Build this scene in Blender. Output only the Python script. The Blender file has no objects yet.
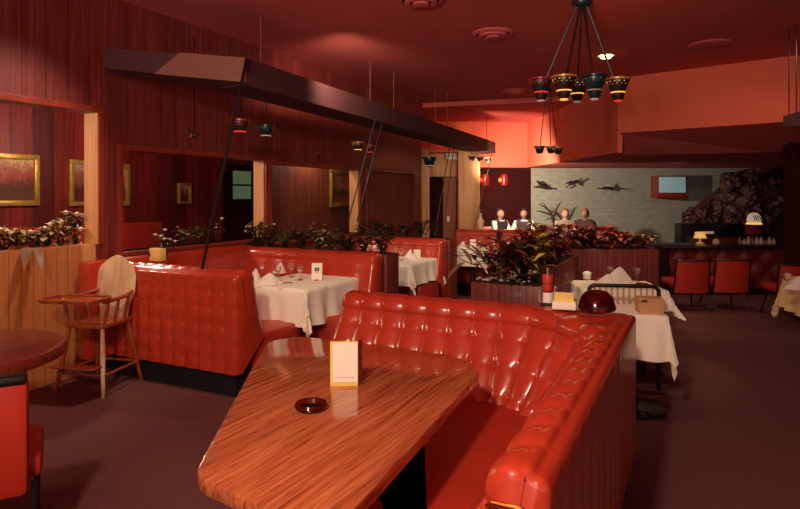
import bpy, bmesh, math, random
from mathutils import Vector, Matrix, noise
R = random.Random(7)
C = bpy.context.scene.collection
F, H, HY = 600.0, 1.6, 195.0
TH = math.radians(26.5)
U = Vector((math.cos(TH), -math.sin(TH), 0)); V = Vector((math.sin(TH), math.cos(TH), 0))
def pt(px, py, Y): return Vector(((px-400)/F*Y, Y, H-(py-HY)/F*Y))
def gz(px, py, z):
    Y = F*(H-z)/(py-HY); return Vector(((px-400)/F*Y, Y, z))
# ---------------------------------------------------------------- materials
def lin(h):
    h = h.lstrip('#'); c = [int(h[i:i+2], 16)/255 for i in (0, 2, 4)]
    return tuple([(x/12.92 if x <= .04045 else ((x+.055)/1.055)**2.4) for x in c]+[1])
class NT:
    def __init__(s, name):
        s.m = bpy.data.materials.new(name); s.m.use_nodes = True; s.t = s.m.node_tree; s.n = s.t.nodes
        s.b = s.n['Principled BSDF']; s.tc = s.n.new('ShaderNodeTexCoord')
    def node(s, ty, **k):
        n = s.n.new(ty)
        for a, v in k.items(): setattr(n, a, v)
        return n
    def link(s, a, b): s.t.links.new(a, b)
    def math(s, op, a, b=None):
        n = s.node('ShaderNodeMath', operation=op)
        for i, v in enumerate((a, b)):
            if v is None: continue
            if isinstance(v, (int, float)): n.inputs[i].default_value = v
            else: s.link(v, n.inputs[i])
        return n.outputs[0]
    def mapping(s, scale=(1, 1, 1), rot=(0, 0, 0), src='Object'):
        m = s.node('ShaderNodeMapping'); m.inputs['Scale'].default_value = scale; m.inputs['Rotation'].default_value = rot
        s.link(s.tc.outputs[src], m.inputs[0]); return m.outputs[0]
    def noise(s, vec, scale, detail=4, rough=.55, dist=0):
        n = s.node('ShaderNodeTexNoise'); n.inputs['Scale'].default_value = scale; n.inputs['Detail'].default_value = detail
        n.inputs['Roughness'].default_value = rough; n.inputs['Distortion'].default_value = dist
        s.link(vec, n.inputs['Vector']); return n.outputs['Fac']
    def ramp(s, fac, stops):
        r = s.node('ShaderNodeValToRGB'); e = r.color_ramp.elements
        while len(e) < len(stops): e.new(.5)
        for el, (p, c) in zip(e, stops): el.position = p; el.color = lin(c) if isinstance(c, str) else c
        s.link(fac, r.inputs[0]); return r.outputs[0]
    def mix(s, fac, a, b, bt='MIX'):
        n = s.node('ShaderNodeMix', data_type='RGBA', blend_type=bt)
        for i, v in ((0, fac), (6, a), (7, b)):
            if isinstance(v, (int, float, tuple)): n.inputs[i].default_value = v
            else: s.link(v, n.inputs[i])
        return n.outputs[2]
    def bump(s, h, st=.3, d=.01):
        n = s.node('ShaderNodeBump'); n.inputs['Strength'].default_value = st; n.inputs['Distance'].default_value = d
        s.link(h, n.inputs['Height']); s.link(n.outputs[0], s.b.inputs['Normal'])
    def set(s, **k):
        for a, v in k.items(): s.b.inputs[a.replace('_', ' ')].default_value = v
        return s
def plain(name, col, rough=.5, metal=0, var=.25, scale=8, bump=0, bs=60, coat=0, spec=None, **k):
    n = NT(name); f = n.noise(n.mapping(), scale)
    c = lin(col); lo = tuple([x*(1-var) for x in c[:3]]+[1]); hi = tuple([min(1, x*(1+var)) for x in c[:3]]+[1])
    n.link(n.ramp(f, [(.3, lo), (.7, hi)]), n.b.inputs['Base Color'])
    n.set(Roughness=rough, Metallic=metal, Coat_Weight=coat)
    n.b.inputs['Coat Roughness'].default_value = .15
    if spec is not None: n.b.inputs['Specular IOR Level'].default_value = spec
    for a, v in k.items(): n.b.inputs[a.replace('_', ' ')].default_value = v
    if bump: n.bump(n.noise(n.mapping(), bs, 3), bump, .004)
    return n.m
def wood(name, a, b, c, plank=.0, axis='x', grain=(30, 30, 1.2), rough=.4, groove='#1a0606', coat=.1, gscale=1.0, plankvar=.35, distort=.4):
    n = NT(name); sep = n.node('ShaderNodeSeparateXYZ'); n.link(n.tc.outputs['Object'], sep.inputs[0])
    g = n.noise(n.mapping(grain), gscale, 5, .6, distort)
    col = n.ramp(g, [(.3, a), (.5, b), (.72, c)])
    if plank:
        q = n.math('DIVIDE', sep.outputs['XYZ'.index(axis.upper())], plank)
        fr = n.math('FRACT', q); fl = n.math('FLOOR', q)
        wn = n.node('ShaderNodeTexWhiteNoise', noise_dimensions='1D'); n.link(fl, wn.inputs['W'])
        tint = n.math('ADD', n.math('MULTIPLY', wn.outputs['Value'], plankvar), 1-plankvar*.6)
        tn = n.node('ShaderNodeCombineColor'); [n.link(tint, tn.inputs[i]) for i in range(3)]
        col = n.mix(1.0, col, tn.outputs[0], 'MULTIPLY')
        gr = n.math('LESS_THAN', n.math('ABSOLUTE', n.math('SUBTRACT', fr, .5)), .5-.004/plank)
        col = n.mix(gr, lin(groove), col)
        n.bump(gr, .4, .006)
    n.link(col, n.b.inputs['Base Color']); n.set(Roughness=rough, Coat_Weight=coat)
    return n.m
def emis(name, col, st): 
    n = NT(name); n.set(Base_Color=lin(col)); n.b.inputs['Emission Color'].default_value = lin(col); n.b.inputs['Emission Strength'].default_value = st
    return n.m
def glass(name, col='#ffffff', rough=.05):
    n = NT(name); n.set(Base_Color=lin(col), Roughness=rough, Transmission_Weight=.95, IOR=1.45); return n.m
M = {}
M['wall'] = wood('red_stained_panelling', '#66221f', '#7a2c26', '#924036', .2, 'x', (24, 24, 1.1), .5, '#4a1614', plankvar=.22)
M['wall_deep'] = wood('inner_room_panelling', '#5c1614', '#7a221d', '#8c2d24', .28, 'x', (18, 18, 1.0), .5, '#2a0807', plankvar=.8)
M['panel'] = wood('brown_grooved_panelling', '#7c3c26', '#8e4a2e', '#a05a38', .065, 'x', (40, 40, 1.4), .7, '#5c2416', plankvar=.25, coat=0)
M['blond'] = wood('blond_veneer', '#d08c54', '#dea068', '#e8b480', 0, 'x', (14, 14, .9), .7, coat=0)
M['blondplank'] = wood('blond_planks', '#c07840', '#c88048', '#d08c50', .1, 'x', (30, 30, 1.1), .42, '#a86434', plankvar=.1)
M['trim'] = wood('red_trim_wood', '#7a2a20', '#8c3426', '#9a3e2c', 0, 'x', (30, 30, 2), .4)
M['door'] = wood('door_veneer', '#94502c', '#a05c34', '#ac683c', 0, 'x', (20, 20, 1), .7, coat=0)
M['darkred'] = plain('dark_maroon_wall', '#38100e', .9, spec=.1, var=.12, scale=3)
M['ceil'] = plain('red_ceiling_plaster', '#c86058', .9, var=.08, scale=1.6, bump=.25, bs=45, spec=.2)
M['soffit'] = plain('salmon_plaster', '#dd6c52', .9, var=.05, scale=2, bump=.15, bs=60, spec=.2)
M['carpet'] = plain('maroon_carpet', '#6e4644', .95, var=.28, scale=90, bump=.6, bs=260, spec=.1)
M['vinyl'] = plain('red_tufted_vinyl', '#bc3c26', .24, var=.08, scale=5, bump=.12, bs=35, coat=.35, spec=.55)
M['vinylflat'] = plain('red_smooth_vinyl', '#b43422', .42, var=.1, scale=4, bump=.08, bs=160, coat=.1)
M['orange'] = plain('orange_red_vinyl', '#b4301e', .4, var=.08, scale=4, bump=.05, bs=160)
M['black'] = plain('black_enamel', '#120c0c', .4, var=.2)
M['plinth'] = plain('black_toe_kick', '#0a0606', .8, var=.2)
M['canopy'] = plain('dark_maroon_canopy', '#461d1d', .8, var=.18, scale=60, bump=.3, bs=200)
M['canopylight'] = plain('speckled_canopy_face', '#84503f', .85, var=.25, scale=120, bump=.4, bs=200)
M['table'] = wood('red_oak_laminate', '#7a3620', '#b4623c', '#cc8258', 0, 'x', (13, .6, 6), .17, coat=.5, gscale=2.4, distort=1.9)
M['tableedge'] = plain('table_edge_band', '#b06038', .3, var=.15, scale=12)
M['darktable'] = wood('dark_walnut_laminate', '#5c2014', '#7a3020', '#8c3c26', 0, 'x', (6, 30, 30), .3, coat=.3)
M['highchair'] = wood('varnished_maple', '#8c3c1e', '#a04a28', '#b05a32', 0, 'x', (20, 20, 2), .25, coat=.5)
M['highback'] = wood('worn_highlit_birch', '#c09060', '#dcbc8c', '#e8d0a4', 0, 'x', (9, 2, 9), .22, coat=.8)  # pale tone: some wear, plus the glossy reflection put into the colour
M['cloth'] = plain('white_table_linen', '#fff0dc', .85, var=.04, scale=10, bump=.1, bs=150, spec=.2)
M['clothy'] = plain('cream_table_linen', '#f2d49a', .85, var=.05, scale=10, bump=.1, bs=150, spec=.2)
M['napkin'] = plain('white_napkin', '#f6eadc', .8, var=.03)
M['tan'] = plain('tan_card', '#c89468', .8, var=.06)
M['cream'] = plain('cream_card', '#f4dcae', .7, var=.03)
M['cream2'] = plain('yellow_cream_card', '#e8c26c', .7, var=.05)
M['white'] = plain('white_card', '#fff4e0', .6, var=.02)
M['yellow'] = plain('yellow_print', '#ecd060', .6, var=.02)
M['ink'] = plain('dark_print_ink', '#1c1c24', .6, var=.02)
M['grey_ink'] = plain('grey_print_ink', '#9a8878', .6, var=.02)
M['pink'] = plain('pink_print', '#e08080', .6, var=.02)
M['amber'] = glass('amber_glass', '#a04818'); M['clear'] = glass('clear_glass', '#fff2ea'); M['rubyg'] = glass('ruby_glass', '#a01818', .12)
M['steel'] = plain('polished_steel', '#c8b8b0', .2, 1, .05); M['brass'] = plain('brass', '#c89840', .25, 1, .1)
M['redplastic'] = plain('red_plastic', '#c83a28', .4, var=.08)
M['gold'] = plain('gilded_frame', '#c8a050', .4, .5, .25, scale=20, bump=.4, bs=80)
M['leafd'] = plain('dark_leaf', '#2c2418', .4, var=.5, scale=14); M['leafm'] = plain('olive_leaf', '#5c5428', .45, var=.4, scale=14)
M['leafp'] = plain('pale_leaf', '#b09c68', .5, var=.3, scale=14); M['leafr'] = plain('russet_leaf', '#8c3626', .5, var=.5, scale=14)
M['leafo'] = plain('orange_leaf', '#d04a28', .5, var=.25, scale=14); M['leafy'] = plain('yellow_green_leaf', '#e0c850', .45, var=.25, scale=14)
M['leafg'] = plain('grey_brown_leaf', '#7c5c44', .5, var=.3, scale=14)
M['petal'] = plain('cream_petal', '#f4e6c8', .6, var=.06); M['stem'] = plain('brown_stem', '#3c2414', .7, var=.3)
M['soil'] = plain('dark_soil', '#1e120e', .95, var=.5, scale=40, bump=1, bs=60)
M['planter'] = wood('maroon_planter_boards', '#6a241e', '#7a2c24', '#8c3a2c', .06, 'x', (30, 30, 1.5), .5, '#4a1612', plankvar=.2)
M['teal'] = plain('dark_teal_glaze', '#14282a', .3, var=.3); M['cupred'] = plain('red_glaze', '#a01c14', .3, var=.2)
M['cupdark'] = plain('dark_pierced_metal', '#2c1414', .4, var=.2); M['cupgold'] = plain('gold_glaze', '#c89438', .35, .3, .2)
M['cupwhite'] = plain('white_glaze', '#c8b0a0', .35, var=.1)
M['g_amber'] = emis('amber_glow', '#ffb850', 1.2); M['g_red'] = emis('red_glow', '#ff4030', .6); M['g_dim'] = emis('pale_glow', '#c8a898', .35)
M['g_lamp'] = emis('lamp_glow', '#ffd070', 14); M['g_sconce'] = emis('sconce_glow', '#ff5a18', 5); M['g_tv'] = emis('screen_glow', '#88a8a8', .42)
M['skin'] = plain('skin', '#9c6048', .55, var=.08); M['skinp'] = plain('fair_skin', '#c08870', .55, var=.06)
M['shirt'] = plain('white_shirt', '#c8bcb0', .8, var=.04); M['vest'] = plain('dark_jacket', '#30181c', .8, var=.15)
M['beige'] = plain('beige_shirt', '#a88c74', .8, var=.08); M['maroon'] = plain('maroon_jacket', '#481c1c', .8, var=.15)
M['hair'] = plain('dark_hair', '#180c08', .6, var=.3); M['hairf'] = plain('sandy_hair', '#8c5c3c', .6, var=.2)
M['ground'] = plain('bird_brown', '#2c1814', .6, var=.5, scale=20); M['rust'] = plain('bird_rust', '#5c3020', .6, var=.4, scale=20); M['birdw'] = plain('bird_white', '#e8dcc8', .6, var=.1)
M['barfront'] = plain('carved_bar_front', '#6c1c16', .45, var=.4, scale=9, bump=1, bs=14)
M['bartop'] = plain('dark_bar_top', '#221010', .3, var=.2)
def mk_stone():
    n = NT('painted_block_wall'); b = n.node('ShaderNodeTexBrick')
    b.inputs['Color1'].default_value = lin('#9a9682'); b.inputs['Color2'].default_value = lin('#a49c88'); b.inputs['Mortar'].default_value = lin('#8e8674')
    b.inputs['Scale'].default_value = 1; b.inputs['Brick Width'].default_value = .42; b.inputs['Row Height'].default_value = .21; b.inputs['Mortar Size'].default_value = .008
    m = n.node('ShaderNodeMapping'); m.inputs['Rotation'].default_value = (math.radians(90), 0, 0); n.link(n.tc.outputs['Object'], m.inputs[0]); n.link(m.outputs[0], b.inputs[0])
    f = n.noise(n.mapping((1, 1, 3)), 6, 5)
    n.link(n.mix(.45, b.outputs[0], n.ramp(f, [(.3, '#807c6a'), (.7, '#b4ac98')])), n.b.inputs['Base Color'])
    n.set(Roughness=.85); n.bump(n.noise(n.mapping(), 40), .4, .01); return n.m
M['stone'] = mk_stone()
def mk_rock():
    n = NT('lava_rock'); v = n.node('ShaderNodeTexVoronoi'); v.inputs['Scale'].default_value = 9; n.link(n.mapping(), v.inputs['Vector'])
    f = n.noise(n.mapping(), 7, 6, .7)
    c = n.ramp(f, [(.3, '#140c10'), (.45, '#401a18'), (.58, '#5c2c22'), (.68, '#8c6850'), (.8, '#242c3c')])
    n.link(c, n.b.inputs['Base Color']); n.set(Roughness=.6); n.bump(v.outputs['Distance'], 1, .05); return n.m
M['rock'] = mk_rock()
def mk_paint(name, sky, mid, low, seed):
    n = NT(name); sep = n.node('ShaderNodeSeparateXYZ'); n.link(n.tc.outputs['Generated'], sep.inputs[0])
    mp = n.node('ShaderNodeMapping'); mp.inputs['Location'].default_value = (seed, seed, seed); n.link(n.tc.outputs['Generated'], mp.inputs[0])
    f = n.noise(mp.outputs[0], 5, 6, .7)
    z = n.math('ADD', sep.outputs[2], n.math('MULTIPLY', n.math('SUBTRACT', f, .5), .9))
    g = n.noise(mp.outputs[0], 16, 5, .7)
    base = n.ramp(z, [(.15, low), (.35, '#5c3420'), (.55, mid), (.75, '#c07050'), (.95, sky)])
    n.link(n.mix(n.ramp(g, [(.4, (0, 0, 0, 1)), (.7, (.6, .6, .6, 1))]), base, lin('#40201c')), n.b.inputs['Base Color']); n.set(Roughness=.5); return n.m
M['paint1'] = mk_paint('autumn_landscape', '#e8c080', '#b04838', '#6c4020', 1); M['paint2'] = mk_paint('grey_sky_landscape', '#c0b090', '#94604c', '#6c2c20', 5); M['paint3'] = mk_paint('faded_landscape', '#e0a070', '#c87850', '#b05838', 9)
M['greenpane'] = emis('lit_green_pane', '#708860', .35)
# ---------------------------------------------------------------- object helpers
def link(name, me, mat=None, parent=None, loc=None, rz=0):
    if not me.materials and mat is not None: me.materials.append(M[mat] if isinstance(mat, str) else mat)
    o = bpy.data.objects.new(name, me); C.objects.link(o); o.parent = parent
    if loc is not None: o.location = loc
    o.rotation_euler = (0, 0, rz); return o
def tag(o, label=None, cat=None, group=None, kind=None):
    for k, v in (('label', label), ('category', cat), ('group', group), ('kind', kind)):
        if v: o[k] = v
    return o
def thing(name, label, cat, loc=(0, 0, 0), rz=0, group=None):
    o = bpy.data.objects.new(name, None); C.objects.link(o); o.location = loc; o.rotation_euler = (0, 0, rz)
    o.empty_display_size = .1; return tag(o, label, cat, group)
class B:
    """collects shapes for ONE mesh"""
    def __init__(s): s.m = bmesh.new()
    def _new(s, fn):
        n0 = len(s.m.verts); fn(); s.m.verts.ensure_lookup_table(); return s.m.verts[n0:]
    def box(s, x0, x1, y0, y1, z0, z1, bev=0, rot=None, piv=None):
        b = bmesh.new(); bmesh.ops.create_cube(b, size=1)
        for v in b.verts: v.co = Vector(((x0+x1)/2+v.co.x*(x1-x0), (y0+y1)/2+v.co.y*(y1-y0), (z0+z1)/2+v.co.z*(z1-z0)))
        if bev: bmesh.ops.bevel(b, geom=b.edges[:], offset=bev, segments=2, affect='EDGES', profile=.5)
        if rot:
            p = Vector(piv) if piv else Vector(((x0+x1)/2, (y0+y1)/2, (z0+z1)/2)); bmesh.ops.rotate(b, verts=b.verts, cent=p, matrix=rot)
        s.add(b); return s
    def add(s, b):
        me = bpy.data.meshes.new('t'); b.to_mesh(me); b.free(); s.m.from_mesh(me); bpy.data.meshes.remove(me)
    def tube(s, pts, r, seg=8, cap=True):
        pts = [Vector(p) for p in pts]; rs = r if isinstance(r, (list, tuple)) else [r]*len(pts); rings = []
        up = None
        for i, p in enumerate(pts):
            t = (pts[min(i+1, len(pts)-1)]-pts[max(i-1, 0)]).normalized()
            if up is None: up = t.orthogonal().normalized()
            up = (up-t*up.dot(t)).normalized(); w = t.cross(up)
            rings.append([s.m.verts.new(p+(up*math.cos(2*math.pi*k/seg)+w*math.sin(2*math.pi*k/seg))*rs[i]) for k in range(seg)])
        for a, b in zip(rings, rings[1:]):
            for k in range(seg): s.m.faces.new((a[k], a[(k+1) % seg], b[(k+1) % seg], b[k]))
        if cap: s.m.faces.new(rings[0][::-1]); s.m.faces.new(rings[-1])
        return s
    def lathe(s, prof, c=(0, 0, 0), seg=20, cap=True, fn=None):
        rings = []
        for r, z in prof:
            rings.append([s.m.verts.new(Vector(c)+Vector((math.cos(2*math.pi*k/seg)*(r*(fn(k/seg) if fn else 1)), math.sin(2*math.pi*k/seg)*(r*(fn(k/seg) if fn else 1)), z))) for k in range(seg)])
        for a, b in zip(rings, rings[1:]):
            for k in range(seg): s.m.faces.new((a[k], a[(k+1) % seg], b[(k+1) % seg], b[k]))
        if cap: s.m.faces.new(rings[0][::-1]); s.m.faces.new(rings[-1])
        return s
    def prism(s, poly, z0, z1, bev=0, seg=2):
        b = bmesh.new(); lo = [b.verts.new((x, y, z0)) for x, y in poly]; hi = [b.verts.new((x, y, z1)) for x, y in poly]
        b.faces.new(lo[::-1]); b.faces.new(hi); n = len(poly)
        for i in range(n): b.faces.new((lo[i], lo[(i+1) % n], hi[(i+1) % n], hi[i]))
        bmesh.ops.recalc_face_normals(b, faces=b.faces)
        if bev:
            es = [e for e in b.edges if abs(e.verts[0].co.z-e.verts[1].co.z) < 1e-6]
            bmesh.ops.bevel(b, geom=es, offset=bev, segments=seg, affect='EDGES', profile=.5)
        s.add(b); return s
    def ball(s, c, r, sx=1, sy=1, sz=1, sub=2):
        b = bmesh.new(); bmesh.ops.create_icosphere(b, subdivisions=sub, radius=r)
        for v in b.verts: v.co = Vector((v.co.x*sx, v.co.y*sy, v.co.z*sz))+Vector(c)
        s.add(b); return s
    def grid(s, P):
        vs = [[s.m.verts.new(p) for p in row] for row in P]
        for a, b in zip(vs, vs[1:]):
            for k in range(len(a)-1): s.m.faces.new((a[k], a[k+1], b[k+1], b[k]))
        return vs
    def done(s, name, mat, parent=None, loc=None, rz=0, smooth=True, ang=40, recalc=True):
        if recalc: bmesh.ops.recalc_face_normals(s.m, faces=s.m.faces)
        if smooth:
            for f in s.m.faces: f.smooth = True
            for e in s.m.edges:
                if len(e.link_faces) == 2 and e.calc_face_angle(0) > math.radians(ang): e.smooth = False
        me = bpy.data.meshes.new(name); s.m.to_mesh(me); s.m.free(); return link(name, me, mat, parent, loc, rz)
def copy_tree(o, parent=None):
    c = o.copy(); C.objects.link(c); c.parent = parent
    for ch in o.children: copy_tree(ch, c)
    return c
def rounded(poly, r, n=6):
    out = []; N = len(poly)
    rr = r if isinstance(r, (list, tuple)) else [r]*N
    for i in range(N):
        p, a, b = Vector(poly[i]), Vector(poly[i-1]), Vector(poly[(i+1) % N])
        q = rr[i]; A = p+(a-p).normalized()*q; Bv = p+(b-p).normalized()*q
        for k in range(n+1):
            t = k/n; out.append(tuple(A*(1-t)**2+p*2*t*(1-t)+Bv*t*t))
    return out
def struct(b, name, mat, **k): return tag(b.done(name, mat, smooth=False, **k), kind='structure')
# ---------------------------------------------------------------- setting
W0 = Vector((-2.8, 5.4, 0)); WR = math.radians(90)-TH
def ws(px):
    k = (px-400)/F; return (k*5.4+2.8)/(V.x-k*V.y)
def wp(s, n, z): return W0+V*s+Vector((-V.y, V.x, 0))*n+Vector((0, 0, z))
CZ = 3.45
struct(B().box(-9, 9, -3, 17, -.1, 0), 'floor', 'carpet')
cb = B(); cb.box(-9, 9, -3, 15.6, CZ, CZ+.12); struct(cb, 'ceiling', 'ceil')
s1, s2a, s2b, s3a, s3b, s4a, s4b, sE = -3.2, ws(122), ws(265), ws(271), ws(359), ws(367), ws(415), ws(421)
o1 = ws(98); T = .17
w = B()
w.box(-7, s1, 0, T, 0, CZ); w.box(s1, o1, 0, T, 2.35, CZ); w.box(o1, s2a, 0, T, 0, CZ)
w.box(s2a, s2b, 0, T, 2.03, CZ); w.box(s2a, s2b, 0, T, 0, 1.06); w.box(s2b, s3a, 0, T, 0, CZ)
w.box(s3a, s3b, 0, T, 2.0, CZ); w.box(s3a, s3b, 0, T, 0, 1.0); w.box(s3b, s4a, 0, T, 0, CZ)
w.box(s4a, s4b, 0, T, 2.0, CZ); w.box(s4a, s4b, 0, T, 0, 1.0); w.box(s4b, sE, 0, T, 0, CZ)
struct(w, 'wall_left', 'wall', loc=W0, rz=WR)
struct(B().box(s1, ws(81), .0, T-.01, 0, 1.15), 'wall_left_low', 'blondplank', loc=W0, rz=WR)
struct(B().box(ws(81), o1, .01, T-.01, 0, .8), 'wall_left_post_base', 'wall', loc=W0, rz=WR)
struct(B().box(ws(81), o1, .03, T-.01, .8, 1.15), 'trim_7', 'blond', loc=W0, rz=WR)
struct(B().box(s4a, s4b, .05, .1, 1.0, 2.0), 'wall_left_panel', 'panel', loc=W0, rz=WR)
# blond reveals
t = B().box(o1-.012, o1+.001, -.004, T+.004, 1.15, 2.35); t.box(s2b-.012, s2b, 0.012, T+.004, 1.06, 2.03); t.box(s3b-.012, s3b, .012, T+.004, 1.0, 2.0)
struct(t, 'trim_1', 'blond', loc=W0, rz=WR)
def frame_trim(a, b, z0, z1, w_=.05, bottom=False):
    t = B(); t.box(a-w_, a, -.02, .01, z0, z1+w_, .004); t.box(b, b+w_, -.02, .01, z0, z1+w_, .004); t.box(a, b, -.02, .01, z1, z1+w_, .004)
    if bottom: t.box(a-w_, b+w_, -.05, T+.02, z0-.04, z0, .006)
    return t
struct(frame_trim(s1, o1, 1.15, 2.35, .055), 'trim_2', 'trim', loc=W0, rz=WR)
struct(frame_trim(s2a, s2b, 1.06, 2.03, .055, True), 'trim_3', 'trim', loc=W0, rz=WR)
struct(frame_trim(s3a, s3b, 1.0, 2.0, .05, True), 'trim_4', 'trim', loc=W0, rz=WR)
struct(frame_trim(s4a, s4b, 1.0, 2.0, .04, True), 'trim_5', 'trim', loc=W0, rz=WR)
# room beyond the openings
struct(B().box(-7, 8.2, 2.6, 2.75, 0, CZ), 'wall_back_room', 'wall_deep', loc=W0, rz=WR)
# third opening backed by brown grooved panelling
def wsn(px, n):
    k = (px-400)/F; x0 = W0.x-V.y*n; y0 = W0.y+V.x*n; return (k*y0-x0)/(V.x-k*V.y)
struct(B().box(wsn(267, .6), 8.2, .6, .68, 0, CZ), 'wall_back_room_panel', 'panel', loc=W0, rz=WR)
# end of the left wall: posts, door recess, broad blond column
Yc = 12.6
def xz(px, Y): return (px-400)/F*Y
struct(B().box(xz(421, 12.0), xz(429.5, 12.0), 12.0, 12.15, 0, 2.52), 'trim_6', 'blond')
struct(B().box(xz(420, 13.1), xz(460, 13.1), 13.1, 13.2, 0, 2.0), 'wall_recess', 'darkred')
struct(B().box(xz(420, 13.1), xz(462, 13.1), 13.08, 13.2, 2.0, 2.52), 'wall_recess_top', 'blond')
d = B().box(xz(443, 13), xz(457, 13), 13.0, 13.06, 0, 1.98, .005)
dr = struct(d, 'door_1', 'door'); dp = B().box(xz(454, 12.99), xz(456.5, 12.99), 12.97, 13.0, 0, 1.95, .004).done('door_stile', 'trim', dr)
B().box(xz(447, 12.97), xz(449.5, 12.97), 12.96, 12.999, 1.02, 1.14, .004).done('door_plate', 'white', dr)
struct(B().box(xz(458.5, Yc), xz(480, Yc), Yc, Yc+.5, 0, 2.52), 'wall_column', 'blond')
struct(B().box(xz(474, 15), xz(531, 15), 15.0, 15.15, 0, 2.35), 'wall_far_left', 'darkred')
struct(B().box(xz(456, 13.1), xz(480, 13.1), 13.1, 15.1, 0, 2.35), 'wall_far_left_return', 'darkred')
struct(B().box(xz(531, 15), 9, 15.0, 15.15, 0, 2.35), 'wall_far', 'stone')
struct(B().box(8.9, 9.05, -3, 15.1, 0, CZ), 'wall_right', 'darkred')
# dropped ceiling with salmon faces
so = B()
zl = 2.27
P = [(-0.9, 15.1), (3.1, 14.9), (3.45, 9.5), (5.3, 7.9), (9, 5.6)]
def face(b, pts): b.m.faces.new([b.m.verts.new(p) for p in pts])
tag(B().box(.3, 1.68, 12.62, 14.3, 2.5, 2.54).done('ceiling_recess', 'soffit', smooth=False), kind='structure')
f1 = B().prism([(-.6, 14.2), (3.1, 14.6), (3.3, 11.9), (3.45, 9.5), (3.52, 9.5), (3.4, 12), (3.2, 14.72), (-.6, 14.35)], zl, CZ)
tag(f1.done('wall_soffit_left', 'soffit', smooth=False), kind='structure')
face_b = B()
A0, A1, A2 = Vector((3.45, 9.5, 0)), Vector((5.3, 7.9, 0)), Vector((9, 5.2, 0))
back = [Vector((3.75, 10.1, 0)), Vector((5.75, 9.4, 0)), Vector((9, 7.2, 0))]
for a, b in ((A0, A1), (A1, A2)):
    face(face_b, [(a.x, a.y, CZ), (b.x, b.y, CZ), (b.x, b.y, 2.58), (a.x, a.y, 2.58)])
tag(face_b.done('wall_soffit_right', 'soffit', smooth=False, recalc=False), kind='structure')
ch = B()
for (a, b), (c, d_) in (((A0, A1), (back[0], back[1])), ((A1, A2), (back[1], back[2]))):
    face(ch, [(a.x, a.y, 2.58), (b.x, b.y, 2.58), (d_.x, d_.y, zl), (c.x, c.y, zl)])
face(ch, [(A0.x, A0.y, 2.58), (3.75, 10.1, zl), (A0.x, A0.y, zl)])
tag(ch.done('ceiling_soffit_slope', 'ceil', smooth=False), kind='structure')
lowc = B().prism([(0.3, 14.45), (3.12, 14.68), (3.42, 12), (3.45, 9.5), (3.75, 10.1), (5.75, 9.4), (9, 7.2), (9, 15.3), (0.3, 15.3)], zl, zl+.08)
tag(lowc.done('ceiling_low', 'ceil', smooth=False), kind='structure')
stp = B().prism([(.0, 12.25), (3.45, 11.1), (3.45, 14.5), (0, 14.5)], CZ-.09, CZ)
tag(stp.done('ceiling_step', 'ceil', smooth=False), kind='structure')
# ---------------------------------------------------------------- canopy
cm, cr, cl = Vector((-1.475, 5.78, 0)), Vector((2.07, 13.0, 0)), Vector((-2.68, 5.42, 0))
nb = Vector((-V.y, V.x, 0))*.46
cp = thing('hanging_canopy', 'long dark maroon hanging canopy beam tapering away along the panelled wall', 'canopy', (cm.x, cm.y, 2.5))
def canopy_mesh(p0, p1, h0, h1, b0, b1):  # face from p0 to p1 ; h top z ; b bottom z
    b = B(); q = [p0, p1, p1+nb, p0+nb]; hb = [b0, b1, b1, b0]; ht = [h0, h1, h1, h0]
    lo = [b.m.verts.new((v.x-cm.x, v.y-cm.y, z-2.5)) for v, z in zip(q, hb)]; hi = [b.m.verts.new((v.x-cm.x, v.y-cm.y, z-2.5)) for v, z in zip(q, ht)]
    b.m.faces.new(lo); b.m.faces.new(hi)
    for i in range(4): b.m.faces.new((lo[i], lo[(i+1) % 4], hi[(i+1) % 4], hi[i]))
    return b
canopy_mesh(cm, cr, 2.92, 2.74, 2.66, 2.50).done('fascia_beam', 'canopy', cp, smooth=False)
b = B(); q = [cl, cl.lerp(cm, .45), cm, cm+nb, cl+Vector((0.05, .25, 0))]
q = [cl, cm, cm+nb, cl+Vector((.1, .25, 0))]; zt = [2.93, 2.92, 2.92, 2.93]; zb_ = [2.75, 2.68, 2.66, 2.72]
lo = [b.m.verts.new((v.x-cm.x, v.y-cm.y, z-2.5)) for v, z in zip(q, zb_)]; hi = [b.m.verts.new((v.x-cm.x, v.y-cm.y, z-2.5)) for v, z in zip(q, zt)]
b.m.faces.new(lo); b.m.faces.new(hi)
for i in range(4): b.m.faces.new((lo[i], lo[(i+1) % 4], hi[(i+1) % 4], hi[i]))
b.done('end_beam', 'canopy', cp, smooth=False)
# speckled face panel on the end beam
e0, e1 = cl.lerp(cm, .36), cm; fo = Vector((.008, -.028, 0)); b = B()
q = [(cl.lerp(cm, .34)+fo, 2.715), (cm+fo, 2.68), (cm+fo, 2.915), (cl.lerp(cm, .52)+fo, 2.925)]
fr = [b.m.verts.new((v.x-cm.x, v.y-cm.y, z-2.5)) for v, z in q]; bk = [b.m.verts.new((v.x-cm.x-fo.x*.8, v.y-cm.y-fo.y*.8, z-2.5)) for v, z in q]
b.m.faces.new(fr); b.m.faces.new(bk)
for i in range(4): b.m.faces.new((fr[i], fr[(i+1) % 4], bk[(i+1) % 4], bk[i]))
tag(b.done('face_panel', 'canopylight', cp, smooth=False), 'lighter speckled face panel')
def wire(a, b_, name, label, r=.008, group=None, mat='black', cat='cable'):
    a = Vector(a); b_ = Vector(b_)
    return tag(B().tube([Vector((0, 0, 0)), b_-a], r, 6).done(name, mat, loc=a), label, cat, group)
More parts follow.
